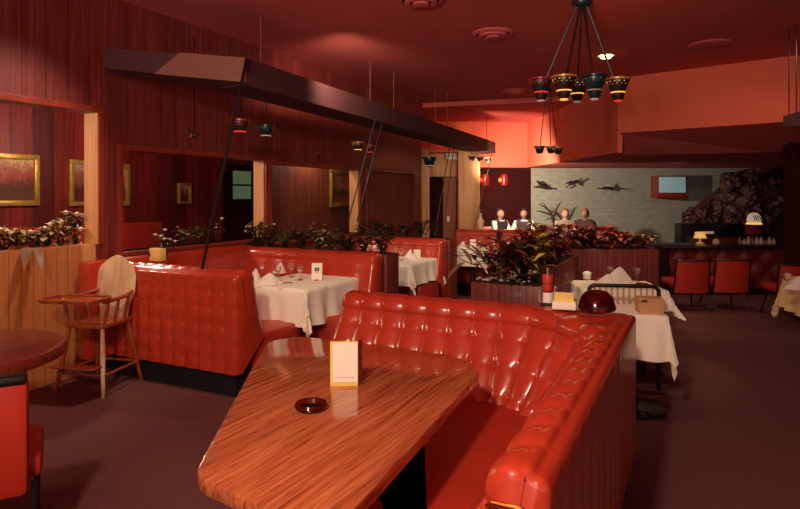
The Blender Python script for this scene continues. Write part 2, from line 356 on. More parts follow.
for (px, py, t_, lab) in ((250, 0, .05, 'thin suspension cable above the near corner of the maroon canopy'), (374, 40, .34, 'left thin cable of the pair above the middle of the canopy'),
                    (391, 47, .43, 'right thin cable of the pair above the middle of the canopy'), (445, 80, .63, 'left thin cable of the far pair above the canopy'), (455, 84, .7, 'right thin cable of the far pair above the canopy'), (491, 110, .985, 'thin cable holding the far tip of the canopy')):
    q = cm.lerp(cr, t_)+nb*.35; zt_ = 2.92-.18*t_
    wire((q.x, q.y, zt_-.005), (q.x, q.y, CZ), 'suspension_cable', lab, .005, 'cables holding the canopy', 'canopylight')
# leaning rods
def rod(a, b_, lab, r=.009): return wire(a, b_, 'leaning_rod', lab, r, 'dark leaning rods', 'black', 'rod')
rod(gz(202, 269, .99), (cm.x+.01, cm.y-.05, 2.9), 'nearest long dark rod leaning from the tufted booth up to the canopy corner', .015)
def canf(px, off=-.03, z=2.55):
    k = (px-400)/F; d_ = cr-cm; tt = (k*cm.y-cm.x)/(d_.x-k*d_.y); q = cm+d_*tt; return Vector((q.x-nb.x*off*0+.02, q.y-.03, z))
rod(pt(348, 222, 7.5), canf(374, z=2.62), 'left rod of the middle crossed pair rising to the canopy')
rod(pt(357, 222, 7.6), canf(381, z=2.60), 'right rod of the middle crossed pair rising to the canopy')
rod(pt(437, 222, 10.2), canf(449, z=2.5), 'left rod of the far pair in front of the exit sign')
rod(pt(444, 222, 10.4), canf(453, z=2.5), 'right rod of the far pair in front of the exit sign')
ra, rb_ = pt(473, 234, 12.3), canf(491, z=2.5)
rod(ra-(rb_-ra)*(ra.z/(rb_.z-ra.z)), rb_, 'farthest rod crossing the broad blond column')
# ---------------------------------------------------------------- cup lamps
def cup(name, label, loc, r, rim, body, glow, ring, parent=None, two=True, group=None, dots='g_amber', cord=None):
    if parent is None: root = thing(name, label, 'lamp', loc, 0, group)
    else:
        root = bpy.data.objects.new(name, None); C.objects.link(root); root.parent = parent; root.location = loc; root.empty_display_size = .05
        if label: root['label'] = label
    body_b = B().lathe([(r*.97, 0), (r*.99, -.01), (r*.82, -r*.55), (r*.6, -r*1.1), (r*.55, -r*1.15)]+([(r*.58, -r*1.2), (r*.5, -r*1.55), (r*.32, -r*1.85)] if two else [(r*.3, -r*1.3)]), seg=24)
    n0 = len(body_b.m.faces)
    B().lathe([(r*.98, -.008), (r*1.1, -.004), (r*1.1, .012), (r*.95, .016)], seg=24).done('rim', rim, root)
    B().lathe([(r*.62, -r*1.08), (r*.64, -r*1.14), (r*.56, -r*1.2)], seg=20).done('glow_ring', ring, root)
    if two: B().lathe([(r*.34, -r*1.82), (r*.36, -r*1.9), (r*.2, -r*1.95)], seg=16).done('bottom_light', glow, root)
    for k in range(12):
        a = 2*math.pi*k/14
        for rr, zz, s_ in ((.955, -.2, .045), (.87, -.42, .03)):
            an = a+(0.22 if zz < -.3 else 0); body_b.ball((math.cos(an)*r*rr, math.sin(an)*r*rr, zz*r), r*s_, sub=1)
    nf = len(body_b.m.faces)
    for f in list(body_b.m.faces)[n0:]: f.material_index = 1
    bo = body_b.done('lamp_shade', body, root); bo.data.materials.append(M[dots])
    return root
# near chandelier
cc = pt(582, 2, 5.75); cc.z = CZ
chd = thing('chandelier', 'large dark cup chandelier hanging by cords from the ceiling beside the glowing downlight', 'chandelier', (cc.x, cc.y, CZ))
B().lathe([(.05, -.05), (.085, -.04), (.1, -.015), (.1, 0)], seg=24).done('ceiling_mount', 'teal', chd)
cups = [(541, 80, 5.85, 'cupred', 'g_dim', 'g_red', 'red-rimmed cup'), (564, 77.5, 5.5, 'cupgold', 'g_amber', 'g_amber', 'gold-rimmed cup with amber lights'), (594.5, 77, 5.45, 'teal', 'g_dim', 'cupwhite', 'dark-rimmed cup'),
        (618, 80, 5.8, 'cupgold', 'g_red', 'g_amber', 'gold-rimmed cup with red bottom light'), (577, 82, 6.15, 'cupdark', 'g_dim', 'g_amber', 'cup at the back')]
tops = [-.05, -.02, .02, .05, 0]
for i, (px, py, Y, rim, gl, rg, lab) in enumerate(cups):
    p = pt(px, py, Y)-Vector((cc.x, cc.y, CZ))
    rr = .108
    c_ = cup('cup_lamp', lab, p, rr, rim, 'cupdark' if i != 2 else 'teal', gl, rg, chd, dots=['g_red', 'g_amber', 'cupwhite', 'g_amber', 'g_amber'][i])
    B().tube([(tops[i], 0, -.05), (p.x, p.y, p.z-.1)], .011, 6).done('cord', 'cupdark', chd)
# far chandelier
c2 = pt(548, 117, 10.5)
ch2 = thing('chandelier', 'small far chandelier of three dark cups in front of the salmon soffit', 'chandelier', (c2.x, c2.y, CZ))
B().lathe([(.05, -.06), (.08, -.02), (.08, 0)], seg=16).done('ceiling_mount', 'teal', ch2)
for px, py, Y in ((539.5, 147, 10.5), (551, 147, 10.8), (558, 147.5, 10.3)):
    p = pt(px, py, Y)-Vector((c2.x, c2.y, CZ)); cup('cup_lamp', None, p, .09, 'cupgold' if px > 545 else 'teal', 'teal', 'g_dim', 'teal', ch2, two=False)
    B().tube([(p.x*.2, p.y*.2, -.04), (p.x, p.y, p.z-.06)], .008, 6).done('cord', 'cupdark', ch2)
# cups under the canopy
def cancup(px, py, Y, wpx, rim, body, lab, gl='g_dim'):
    p = pt(px, py, Y); r = wpx/2/F*Y/1.1
    o = cup('cup_lamp', lab, p, r, rim, body, gl, gl, None, two=False, group='cup lamps hanging under the canopy', dots=gl if gl != 'g_dim' else 'cupwhite')
    B().tube([(0, 0, -.05), (0, 0, 2.64-p.z if Y < 9 else 2.52-p.z)], .006, 6).done('cord', 'cupdark', o); return o
cancup(240, 121, 6.15, 21, 'cupred', 'cupdark', 'red-rimmed cup lamp hanging left of a dark teal cup lamp', 'g_red')
cancup(266, 126.5, 6.55, 18, 'teal', 'teal', 'dark teal cup lamp hanging right of the red-rimmed one')
cancup(358, 143, 8.5, 13, 'cupgold', 'cupdark', 'gold-rimmed small cup lamp above the gilt picture niche', 'g_amber')
cancup(370, 146, 8.6, 12, 'cupred', 'cupdark', 'red-rimmed small cup lamp touching the crossed leaning rods', 'g_red')
cancup(429.5, 158, 10.6, 15, 'teal', 'teal', 'dark bowl lamp hanging before the blond post left of the exit sign')
cancup(472, 156, 12.3, 8, 'cupwhite', 'cupdark', 'pale-rimmed tiny cup lamp hanging left of another before the blond column')
cancup(480, 157, 12.5, 8, 'cupwhite', 'cupdark', 'tiny cup lamp in the middle of three under the canopy tip')
cancup(488, 158, 12.75, 8, 'cupwhite', 'cupdark', 'tiny cup lamp farthest right under the canopy tip')
# wall fixtures
p = wp(ws(194), -.03, 0); 
o = thing('wall_fixture', 'small metal wall fixture on a thin drop cord beneath the canopy', 'fixture', pt(194, 135, p.y))
B().box(-.05, .05, -.02, .03, -.035, .02, .008).done('fixture_body', 'steel', o, rz=WR); B().tube([(0, 0, .02), (.0, 0, 1.07)], .005, 6).done('cord', 'black', o)
p = wp(ws(317), -.03, 0); tag(B().lathe([(.045, -.02), (.05, 0), (.03, .02)], seg=16).done('wall_thermostat', 'steel', loc=pt(317, 152, p.y)), 'small round metal thermostat on the panelling above the grooved panel', 'thermostat')
# ceiling vents
def vent(px, py, r, lab):
    Y = F*(CZ-H)/(HY-py); p = Vector(((px-400)/F*Y, Y, CZ))
    o = thing('ceiling_vent', lab, 'vent', p, 0, 'round ceiling vents')
    B().lathe([(r, 0), (r*1.02, -.015), (r*.85, -.03), (r*.8, -.01)], seg=32, cap=False).done('outer_ring', 'ceil', o)
    B().lathe([(r*.68, -.005), (r*.7, -.045), (r*.5, -.05), (r*.48, -.01)], seg=32, cap=False).done('middle_ring', 'ceil', o)
    B().lathe([(r*.34, -.0), (r*.36, -.06), (r*.1, -.065)], seg=24).done('inner_cone', 'ceil', o)
    B().lathe([(r*.95, -.002), (r*.95, -.006)], seg=32).done('backing', 'plinth', o)
vent(493, 33, .24, 'round louvred ceiling vent left of the large chandelier')
vent(516, 91, .26, 'far small round ceiling vent left of the chandelier cups')
vent(421, -1, .22, 'round ceiling vent cut by the top edge of the view')
p = gz(710, 44, CZ); tag(B().lathe([(.0, -.02), (.2, -.02), (.24, -.012), (.25, 0)], seg=32, cap=False).done('speaker_grille', 'ceil', loc=(3.8, 7.35, CZ)), 'flat round red speaker grille in the ceiling at the right', 'speaker')
Yd = 1110/(195-55); dl = thing('ceiling_downlight', 'glowing yellow recessed downlight in the red ceiling', 'light', (206/F*Yd, Yd, CZ))
B().lathe([(.09, -.012), (.12, -.016), (.135, 0)], seg=24, cap=False).done('trim_ring', 'cupgold', dl); B().lathe([(.0, -.05), (.06, -.042), (.095, -.005)], seg=24, cap=False).done('bulb', 'g_lamp', dl)
# sconces
for px, py, lab, st in ((504, 180, 'bright orange wall sconce on the dark wall', 1), (485, 180, 'dim red wall sconce beside the blond column', 0)):
    o = thing('wall_sconce', lab, 'sconce', pt(px, py, 14.93), 0, 'sconces on the dark wall')
    B().lathe([(.1, -.14), (.12, 0), (.1, .14)], seg=16).done('shade', 'cupred', o); B().ball((-.1, -.06, 0), .05, sub=2).done('bulb', 'g_sconce' if st else 'g_red', o)
    B().box(-.03, .03, 0, .07, -.04, .04).done('bracket', 'black', o)
# exit sign
es = thing('exit_sign', 'small white exit sign with green letters above the door', 'sign', pt(451.5, 155, 12.95))
B().box(-.125, .125, 0, .05, -.1, .1, .006).done('sign_box', 'white', es)
def text(txt, size, mat, parent, loc, rot=(math.pi/2, 0, 0), name='lettering', ext=.002):
    cu = bpy.data.curves.new('t', 'FONT'); cu.body = txt; cu.size = size; cu.align_x = 'CENTER'; cu.align_y = 'CENTER'; cu.extrude = ext
    to = bpy.data.objects.new('t', cu); me = bpy.data.meshes.new_from_object(to); me.name = name; bpy.data.objects.remove(to)
    o = link(name, me, mat, parent, loc); o.rotation_euler = rot; return o
M['greenink'] = plain('green_letter', '#2c6c50', .5, var=.05)
text('EXIT', .13, 'greenink', es, (0, -.002, 0))
# ---------------------------------------------------------------- paintings
def picture(s0, s1, z0, z1, paint, lab, n=2.6, fw=.05):
    w_ = s1-s0; h_ = z1-z0; loc = wp((s0+s1)/2, n, z0)
    o = thing('framed_painting', lab, 'painting', loc, WR)
    f = B(); f.box(-w_/2, w_/2, -.05, 0, 0, fw, .012); f.box(-w_/2, w_/2, -.05, 0, h_-fw, h_, .012); f.box(-w_/2, -w_/2+fw, -.05, 0, fw*.5, h_-fw*.5, .012); f.box(w_/2-fw, w_/2, -.05, 0, fw*.5, h_-fw*.5, .012)
    f.done('frame', 'gold', o); B().box(-w_/2+fw*.8, w_/2-fw*.8, -.02, -.004, fw*.8, h_-fw*.8).done('canvas', paint, o, smooth=False)
def wsn(px, n):
    k = (px-400)/F; x0 = W0.x-V.y*n; y0 = W0.y+V.x*n; return (k*y0-x0)/(V.x-k*V.y)
def wz(px, py, n):
    s = wsn(px, n); q = wp(s, n, 0); return H-(py-HY)/F*q.y
picture(wsn(-16, 2.6), wsn(38, 2.6), wz(20, 206, 2.6), wz(20, 154, 2.6), 'paint1', 'gilt-framed autumn painting with a house in the left opening', fw=.07)
picture(wsn(68, 2.6), wsn(101, 2.6), wz(80, 206, 2.6), wz(80, 160, 2.6), 'paint2', 'gilt-framed landscape half hidden by the blond post', fw=.06)
picture(wsn(112, 2.6), wsn(128.5, 2.6), wz(122, 206, 2.6), wz(122, 164, 2.6), 'paint2', 'sliver of gilt frame at the left edge of the second opening', fw=.07)
picture(wsn(177, 2.6), wsn(190, 2.6), wz(184, 204, 2.6), wz(184, 183, 2.6), 'paint2', 'small wood-framed grey picture between the inner room panels', fw=.045)
picture(wsn(329, .6), wsn(351, .6), wz(340, 207, .6), wz(340, 170, .6), 'paint3', 'deep gilt-framed faded picture on the grooved panelling', n=.6, fw=.075)
# inner-room doorway with a green lit pane
sa, sb = wsn(222, 2.6), wsn(252, 2.6)
dd = tag(B().box(sa, sb, 2.55, 2.6, 0, 2.15).done('door_2', 'darkred', loc=W0, rz=WR, smooth=False), kind='structure')
pa, pb = wsn(232, 2.5), wsn(251, 2.5)
fb = B(); fb.box(pa, pb, 2.5, 2.55, wz(240, 199, 2.5), wz(240, 171, 2.5)); tag(fb.done('window_1', 'greenpane', loc=W0, rz=WR, smooth=False), kind='structure')
fr_ = B(); za, zb2 = wz(240, 199, 2.5), wz(240, 171, 2.5)
for a, b_, c, d_ in ((pa-.04, pa, za-.04, zb2+.04), (pb, pb+.04, za-.04, zb2+.04), (pa, pb, za-.04, za), (pa, pb, zb2, zb2+.04), (pa, pb, (za+zb2)/2-.015, (za+zb2)/2+.015)): fr_.box(a, b_, 2.48, 2.55, c, d_)
tag(fr_.done('window_1_frame', 'black', loc=W0, rz=WR, smooth=False), kind='structure')
# banquette seen through the left opening
b1 = thing('banquette', 'low red banquette seen through the left opening below the paintings', 'banquette', wp(-1.0, 2.1, 0), WR)
B().box(-2.2, 1.9, .2, .42, 0, 1.22, .03).done('backrest', 'vinylflat', b1); B().box(-2.2, 1.9, -.35, .25, .1, .45, .04).done('seat', 'vinylflat', b1)
b1 = thing('banquette', 'low red banquette seen through the second opening', 'banquette', wp(1.7, 2.1, 0), WR)
B().box(-.75, 1.2, .2, .42, 0, 1.2, .03).done('backrest', 'vinylflat', b1); B().box(-.75, 1.2, -.35, .25, .1, .45, .04).done('seat', 'vinylflat', b1)
# ---------------------------------------------------------------- tufted booths
PI = math.pi
def tuft(a, b):  # both in units of lattice
    sa, sb_ = abs(math.sin(PI*a)), abs(math.sin(PI*b)); ca, cb2 = 1-sa, 1-sb_
    return max(0, .62*sa**.75+.38-(.2*cb2**2.2)*(.35+.65*ca))-.5*(ca*cb2)**3
def profile(hz, zb, tb, slant, front_rows, back_tuft, Bsp, step=.012):
    """outer bottom -> over the top -> down the inner face.  returns (p, z, kind, b)"""
    out = []; n = max(8, int((hz-zb-.05)/(step if back_tuft else .06)))
    L = hz-.05-zb
    for i in range(n+1):
        z = zb+L*i/n; out.append((0, z, 'o' if not back_tuft else 't', (hz-.16-z)/Bsp))
    for k in range(1, 7):
        a = PI/2*k/6; out.append((.035-.035*math.cos(a), hz-.05+.03*math.sin(a), 'x', 0))
    for k in range(1, 6): out.append((.035+(tb-.1)*k/6, hz-.02+.012*math.sin(PI*k/6), 'r', 0))
    for k in range(0, 10):
        a = PI/2*k/9*1.25; out.append((tb-.065+.065*math.sin(a), hz-.085+.065*math.cos(a), 'r', 0))
    p0, z0 = out[-1][:2]; p1, z1 = tb+slant, .42
    Ls = math.hypot(p1-p0, z1-z0); n = int(Ls/step)
    for i in range(1, n+1):
        t = i/n; out.append((p0+(p1-p0)*t, z0+(z1-z0)*t, 't', (Ls*t-(.1 if not back_tuft else .03))/Bsp))
    return out
def sweep(cols, prof, D, rows_back, rows_front, ends=(True, True), fold_outer=.0):
    """cols: list of (fn(p,z)->Vector, a, endfade)"""
    N = len(prof); nrm = []
    for i in range(N):
        a = prof[max(i-1, 0)]; b = prof[min(i+1, N-1)]; dp, dz = b[0]-a[0], b[1]-a[1]; l = math.hypot(dp, dz) or 1
        nrm.append((-dz/l, dp/l))
    b_ = B(); G = []
    for fn, a, ef in cols:
        row = []
        for i, (p, z, k, bb) in enumerate(prof):
            inner = p > .03
            rows = rows_front if inner else rows_back
            if k == 't':
                if bb < 0: d = D*(.62*abs(math.sin(PI*a))**.75+.38-.5*(1-abs(math.sin(PI*a)))**3*math.exp(bb*9))
                elif bb > rows: d = D*tuft(a, rows+min(bb-rows, .5))
                else: d = D*tuft(a, bb)
            elif k == 'r':
                f = min(1, max(0, (p-.03)/.07)); d = D*((.62*abs(math.sin(PI*a))**.75+.38)*f*(.62+.38*min(1, max(0, (.93-z)/.05)))-.1*math.sin(PI*f)*(1-abs(math.sin(PI*a)))**2)
            elif k == 'o': d = fold_outer*(abs(math.sin(PI*a)))**.7
            else: d = 0
            sh = ef  # rounding inset near an end
            cp_ = p; cz_ = z
            P_ = cp_+nrm[i][0]*(d-sh); Z_ = cz_+nrm[i][1]*(d-sh)
            row.append(fn(P_, Z_))
        G.append(row)
    vs = b_.grid(G)
    for e, r_ in ((0, vs[0]), (1, vs[-1])):
        if ends[e]:
            c_ = b_.m.verts.new(cols[-e][0](.13, .5))
            for k in range(len(r_)-1): b_.m.faces.new((r_[k], r_[k+1], c_))
            b_.m.faces.new((r_[-1], r_[0], c_))
    return b_
def ef(x, r=.05): return 0 if x >= r else r-math.sqrt(max(0, r*r-(r-x)**2))
def buttons_on(root, locs, r=.011):
    base = None
    for p in locs:
        if base is None:
            base = B().ball((0, 0, 0), r, 1, 1, .8, sub=2).done('button', 'vinyl', root, loc=p)
        else: link('button', base.data, None, root, p)
# --- near booth (L-shaped)
A_, Bs, D_ = .17, .165, .034
N0 = Vector((1.33, 3.38, 0)); L1, L2 = 1.87, 2.2
nb1 = thing('corner_booth', 'large red tufted vinyl corner booth in the foreground wrapped around the oak table', 'booth', N0, -TH)
prof = profile(.945, .17, .14, .27, 2, False, Bs)
cols = []; Rr = .74; st = .0125
n1 = int((L1-Rr)/st); n1len = (L1-Rr); na = round(n1len/A_)
for i in range(n1+1):
    x = n1len*i/n1; cols.append(((lambda P, Z, x=x: Vector((-L1+x, -P, Z))), na*x/n1len, ef(x)))
narc = 5; m_ = 80
for i in range(1, m_):
    ph = PI/2*i/m_
    def fn(P, Z, ph=ph):
        dx, dy = math.sin(ph), math.cos(ph)   # from centre (-Rr,-Rr) to the back (0,1) then to the wing (1,0)
        sq = Rr/max(dx, dy); rad = Rr-P
        f = min(1, max(0, (P-.03)/.09)); rr = (sq-max(P, 0) if P < .03 else (sq-P)*(1-f)+rad*f)
        return Vector((-Rr+dx*rr, -Rr+dy*rr, Z))
    cols.append((fn, na+narc*i/m_, 0))
n2len = L2-Rr; n2 = int(n2len/st); nw = round(n2len/A_)
for i in range(n2+1):
    y = n2len*i/n2; cols.append(((lambda P, Z, y=y: Vector((-P, -Rr-y, Z))), na+narc+nw*y/n2len, ef(n2len-y, .022)))
sweep(cols, prof, D_, 0, 2, fold_outer=.004).done('backrest', 'vinyl', nb1, ang=70)
# piping along the outer top edge
pp = [(-L1+.04, -.02, .916), (-.03, -.02, .918), (-.02, -.03, .918), (-.02, -L2+.05, .905), ]
B().tube(pp, .007, 8).done('piping', 'vinyl', nb1)
# buttons
locs = []; p0, z0 = None, None
tl = [q for q in prof if q[2] == 't']
def at_b(bv): return min(tl, key=lambda q: abs(q[3]-bv))
for j in range(0, 3):
    q = at_b(j); k = 0
    a = k+1 if k == 0 else k
    while a < na+narc+nw-.1:
        c_ = min(cols, key=lambda c: abs(c[1]-a)); pos = c_[0](q[0]+.002, q[1]+.001); locs.append(pos); a += 1
buttons_on(nb1, locs[:100])
# seat cushion and plinth
sd = .9
seat = rounded([(-L1+.02, -.3), (-.3, -.3), (-.3, -L2+.03), (-sd, -L2+.03), (-sd, -sd), (-L1+.02, -sd)], [.02, .3, .03, .05, .12, .05])
B().prism(seat, .2, .45, .03, 3).done('seat', 'vinylflat', nb1)
B().prism([(-L1+.06, -.05), (-.05, -.05), (-.05, -L2+.06), (-.82, -L2+.06), (-.82, -.82), (-L1+.06, -.82)], 0, .22).done('plinth', 'plinth', nb1, smooth=False)
# brass keyhole pull on the end
hp = B().tube([(-.15, -L2+.03, .80), (-.148, -L2-.0, .835), (-.135, -L2-.01, .85), (-.06, -L2-.01, .85), (-.05, -L2-.0, .843)], .006, 8)
tag(hp.done('end_handle', 'brass', nb1), 'curved brass handle')
# --- booth 1 (tufted back towards us)
def straight_booth(name, label, P0, L, hz, D, face, seat_d=.55, group=None, A=.2, Bsp=.15, tb=.2, slant=.12, btn=False, rowsf=3, st=.02, seat_z=.45, name2=None):
    """P0: outer left corner; extends +x ; face=+1: inner side (seat) at +y, -1: seat at -y (towards us)"""
    o = thing(name, label, 'booth', P0, -TH, group)
    pf = profile(hz, .19, tb, slant, rowsf, face > 0, Bsp, .02)
    n = int(L/st); nn = round(L/A); cl_ = []
    for i in range(n+1):
        x = L*i/n; cl_.append(((lambda P, Z, x=x: Vector((x, P*face, Z))), nn*x/L, max(ef(x, .05), ef(L-x, .05))))
    rb = int((hz-.16-.25)/Bsp)
    sweep(cl_, pf, D, rb, rowsf).done('backrest', 'vinyl', o, ang=70)
    y0, y1 = (tb+.02, tb+slant+seat_d) if face > 0 else (-tb-slant-seat_d, -tb-.02)
    B().box(.03, L-.03, y0, y1, .14, seat_z, .03).done('seat', 'vinylflat', o)
    B().box(.06, L-.06, min(.03*face, y0+.05*(face < 0)), max(.03*face if face < 0 else y1-.05, -.03*(face < 0)), 0, .2).done('plinth', 'plinth', o, smooth=False)
    if btn:
        ls = []
        for j in range(rb+1):
            z = hz-.16-j*Bsp; a = 1
            while a < nn-.1: ls.append((a*L/nn, -.004*face, z)); a += 1
        buttons_on(o, ls[:100], .011)
    return o
E1 = Vector((-1.26, 4.69, 0)); Lb = 1.56
straight_booth('dining_booth', 'red booth behind the high chair, its tufted back turned to the viewer', E1-U*Lb, Lb, 1.0, .027, 1, A=.145, Bsp=.14, btn=True, st=.014, group=None)
b2o = straight_booth('dining_booth', 'red booth behind the nearest white-clothed table, seat facing the viewer', Vector((-1.865, 7.215, 0)), 1.9, 1.0, .012, -1, A=.24)
straight_booth('dining_booth', 'red booth behind the second white-clothed table in the middle distance', Vector((-.55, 8.95, 0)), 1.36, 1.0, .012, -1, A=.24)
straight_booth('dining_booth', 'farthest red booth before the dark wall, behind the far white table', Vector((1.05, 10.9, 0)), 1.3, 1.0, .01, -1, A=.24)
B().box(.02, .2, -2.2, -.12, .16, 1.02, .04).done('side_backrest', 'vinyl', b2o); B().box(.2, .65, -1.7, -.6, .14, .45, .03).done('side_seat', 'vinylflat', b2o)
# --------------------------------------------------------------- tables
Tp = [(-.18, 1.5), (.41, 2.95), (.31, 3.17), (-.1, 3.42), (-.62, 3.64), (-.77, 3.5), (-.73, 2.95), (-.63, 1.83)]
ct = Vector((-.25, 2.6, 0))
tl_ = thing('dining_table', 'large kite-shaped oak laminate table in the foreground', 'table', ct, 0)
def toloc(P, rz, c): 
    return [tuple((Matrix.Rotation(-rz, 2) @ (Vector(q)-c.to_2d()))) for q in P]
rz = math.radians(-28)
loc_poly = toloc(rounded(Tp, [.07, .13, .1, .2, .08, .06, .2, .07]), rz, ct)
B().prism(loc_poly, .70, .745, .004).done('tabletop', 'table', tl_, rz=rz)
B().lathe([(.28, 0), (.28, .03), (.06, .06), (.045, .12), (.045, .7)], seg=24).done('pedestal', 'black', tl_)
# tent card
tc = gz(344, 386, .745); tcd = thing('tent_card', 'white menu card with yellow border standing on the foreground oak table', 'menu card', tc, math.radians(2))
b = B(); w_, h_ = .062, .2
b.grid([[Vector((-w_, 0, 0)), Vector((w_, 0, 0))], [Vector((-w_, .02, h_)), Vector((w_, .02, h_))]]); 
b = B(); b.box(-w_, w_, 0, .003, 0, h_); b.done('front_leaf', 'yellow', tcd, smooth=False)
B().box(-w_+.011, w_-.0015, -.0015, .0, .018, h_-.006).done('card_face', 'white', tcd, smooth=False)
# side leaf folding back, its shade put in as a dark brown colour
b = B(); b.box(0, .055, 0, .003, 0, h_, 0, Matrix.Rotation(math.radians(68), 3, 'Z'), (0, 0, 0)); so_ = b.done('side_leaf', 'trim', tcd, smooth=False, loc=(w_-.002, 0, 0)); 
b = B()
for k in range(9): x = -.042+k*.0098+R.uniform(-.001, .001); b.box(x, x+R.uniform(.004, .008), -.0025, -.0014, .036, .0395)
b.done('printed_line', 'grey_ink', tcd, smooth=False)
# ashtray
ap = gz(311, 409, .745)
def ashtray(loc, r, lab, mat='amber'):
    b = B().lathe([(r*.7, 0), (r*.95, .006), (r, .018), (r*.93, .026), (r*.8, .022), (r*.72, .008), (.0, .007)], seg=36, cap=False, fn=None)
    b.lathe([(0.0, 0), (r*.7, 0)], seg=36, cap=False)
    return tag(b.done('ashtray', mat, loc=loc), lab, 'ashtray')
ashtray(ap, .066, 'round amber glass ashtray on the foreground oak table')
def cloth_table(name, loc, w, d, lab, clab, mat='cloth', drop=.32, rz=-TH, seed=0, h=.74, grp=None, ripple=.02, cdrop=1.0):
    o = thing(name, lab, 'table', loc, rz)
    B().box(-w/2, w/2, -d/2, d/2, h-.035, h-.004, .004).done('tabletop', 'darktable', o)
    B().lathe([(.24, 0), (.24, .025), (.05, .05), (.035, .1), (.035, h-.035)], seg=20).done('pedestal', 'black', o)
    n = 44; G = []; rr = random.Random(seed); o1_, o2_ = rr.uniform(0, 6), rr.uniform(0, 6)
    W, D2 = w/2+drop, d/2+drop
    for i in range(n+1):
        row = []
        for j in range(n+1):
            x = -W+2*W*i/n; y = -D2+2*D2*j/n
            cx, cy = max(-w/2-.004, min(w/2+.004, x)), max(-d/2-.004, min(d/2+.004, y)); ex, ey = x-cx, y-cy; e = math.hypot(ex, ey)
            if e < 1e-6: row.append(Vector((x, y, h+.003))); continue
            # flare and ripples
            s_ = math.sin((cx*ey-cy*ex)/max(e, 1e-3)*22+o1_)*ripple+math.sin((cx+cy)*30+o2_)*ripple*.5
            k = e/drop; fl = .04*k+s_*k
            dx, dy = ex/e, ey/e; fd = 1+(.9 if abs(ex) > 1e-6 and abs(ey) > 1e-6 else 0)*min(abs(ex), abs(ey))/drop
            ee = e*(cdrop if fd > 1 else 1)
            z = h+.003-ee*.985 if e > .012 else h+.003-e*.7
            row.append(Vector((cx+dx*fl*fd, cy+dy*fl*fd, z)))
        G.append(row)
    b = B(); b.grid(G); bmesh.ops.recalc_face_normals(b.m, faces=b.m.faces)
    bmesh.ops.solidify(b.m, geom=b.m.faces[:], thickness=.002)
    for v in b.m.verts: pass
    c = b.done('tablecloth', mat, loc=loc, rz=rz, ang=80)
    tag(c, clab, 'tablecloth', 'white cloths on the restaurant tables')
    return o
TB = Vector((-.97, 6.02, 0))
cloth_table('dining_table', TB, .78, 1.0, 'cloth-covered table between the two nearest left booths', 'white cloth on the nearest left table, one corner hanging low', drop=.34, seed=1)
T3 = Vector((.05, 7.95, 0)); cloth_table('dining_table', T3, .62, .85, 'cloth-covered table in the second booth of the left row', 'cream white cloth on the table in the second booth', drop=.28, seed=2)
T4 = Vector((1.17, 9.7, 0)); cloth_table('dining_table', T4, .6, .7, 'farthest cloth-covered table of the left row', 'small white cloth on the farthest table of the left row', drop=.26, seed=3)
R1 = Vector((2.05, 5.7, 0)); cloth_table('dining_table', R1, .74, .62, 'cloth-covered table behind the corner booth on the right', 'warmly lit cream cloth on the table behind the corner booth', 'cloth', drop=.18, rz=math.radians(-4), seed=4)
R2 = Vector((1.74, 4.5, 0)); cloth_table('dining_table', R2, .42, .45, 'small cloth-covered table just behind the outer side of the corner booth', 'white cloth falling to a point just behind the corner booth', 'cloth', drop=.32, rz=math.radians(-14), seed=5)
R3 = Vector((4.42, 5.85, 0)); cloth_table('dining_table', R3, .95, .8, 'cloth-covered table cut by the right edge of the view', 'cream cloth at the right edge of the view', 'clothy', drop=.33, rz=math.radians(-15), seed=6)
# dark round table at left
tag_t = thing('round_table', 'dark round wooden table at the left edge beside an orange chair', 'table', (-2.45, 3.3, 0))
B().lathe([(.50, .67), (.535, .685), (.54, .72), (.53, .742), (.5, .75)], seg=64).done('tabletop', 'darktable', tag_t)
B().lathe([(.25, 0), (.25, .03), (.05, .06), (.04, .67)], seg=24).done('pedestal', 'black', tag_t)
# ---------------------------------------------------------------- chairs
def club_chair(loc, rz, lab, group=None, wd=.48, z0=.27, z1=.72):
    """back faces -y (seen from behind)"""
    o = thing('lounge_chair', lab, 'chair', loc, rz, group)
    P = []
    for i in range(13):
        z = z0+(z1-z0)*i/12; row = []
        for j in range(17):
            x = (j/16-.5)*wd*(1-.07*(i/12)); row.append(Vector((x, -.05-.06*(i/12)+.07*(abs(j/8-1))**2.4, z)))
        P.append(row)
    b = B(); b.grid(P); bmesh.ops.recalc_face_normals(b.m, faces=b.m.faces); bmesh.ops.solidify(b.m, geom=b.m.faces[:], thickness=.05)
    b.done('backrest', 'orange', o, ang=60)
    B().box(-wd/2+.02, wd/2-.02, 0.02, .48, .34, .43, .03).done('seat', 'orange', o)
    e = [P[i][0] for i in range(13)]+[P[12][j] for j in range(17)]+[P[i][16] for i in range(12, -1, -1)]
    B().tube([v+Vector((0, -.004, 0)) for v in e], .011, 6).done('edge_trim', 'black', o)
    for sx in (-1, 1):
        for sy in (0, 1):
            B().tube([(sx*.17, .08+sy*.3, .35), (sx*.23, -.02+sy*.5, .0)], [.016, .011], 8).done('leg', 'black', o)
    return o
c0 = club_chair((xz(690, 8.2), 8.15, 0), 0, 'orange lounge chair seen from behind, left of the pair by the bar', 'orange lounge chairs at the bar')
for px, Y, rz, lab in ((731.5, 8.2, math.radians(-3), 'orange lounge chair seen from behind, right of the pair by the bar'), (797, 7.6, math.radians(-8), 'orange lounge chair behind the cloth table at the right edge')):
    c = copy_tree(c0); c.location = (xz(px, Y), Y, 0); c.rotation_euler = (0, 0, rz); c['label'] = lab
c = copy_tree(c0); c.location = (4.05, 6.0-.75, 0); c.rotation_euler = (0, 0, math.radians(-20)); c['label'] = 'orange lounge chair partly hidden under the cloth at the right edge'
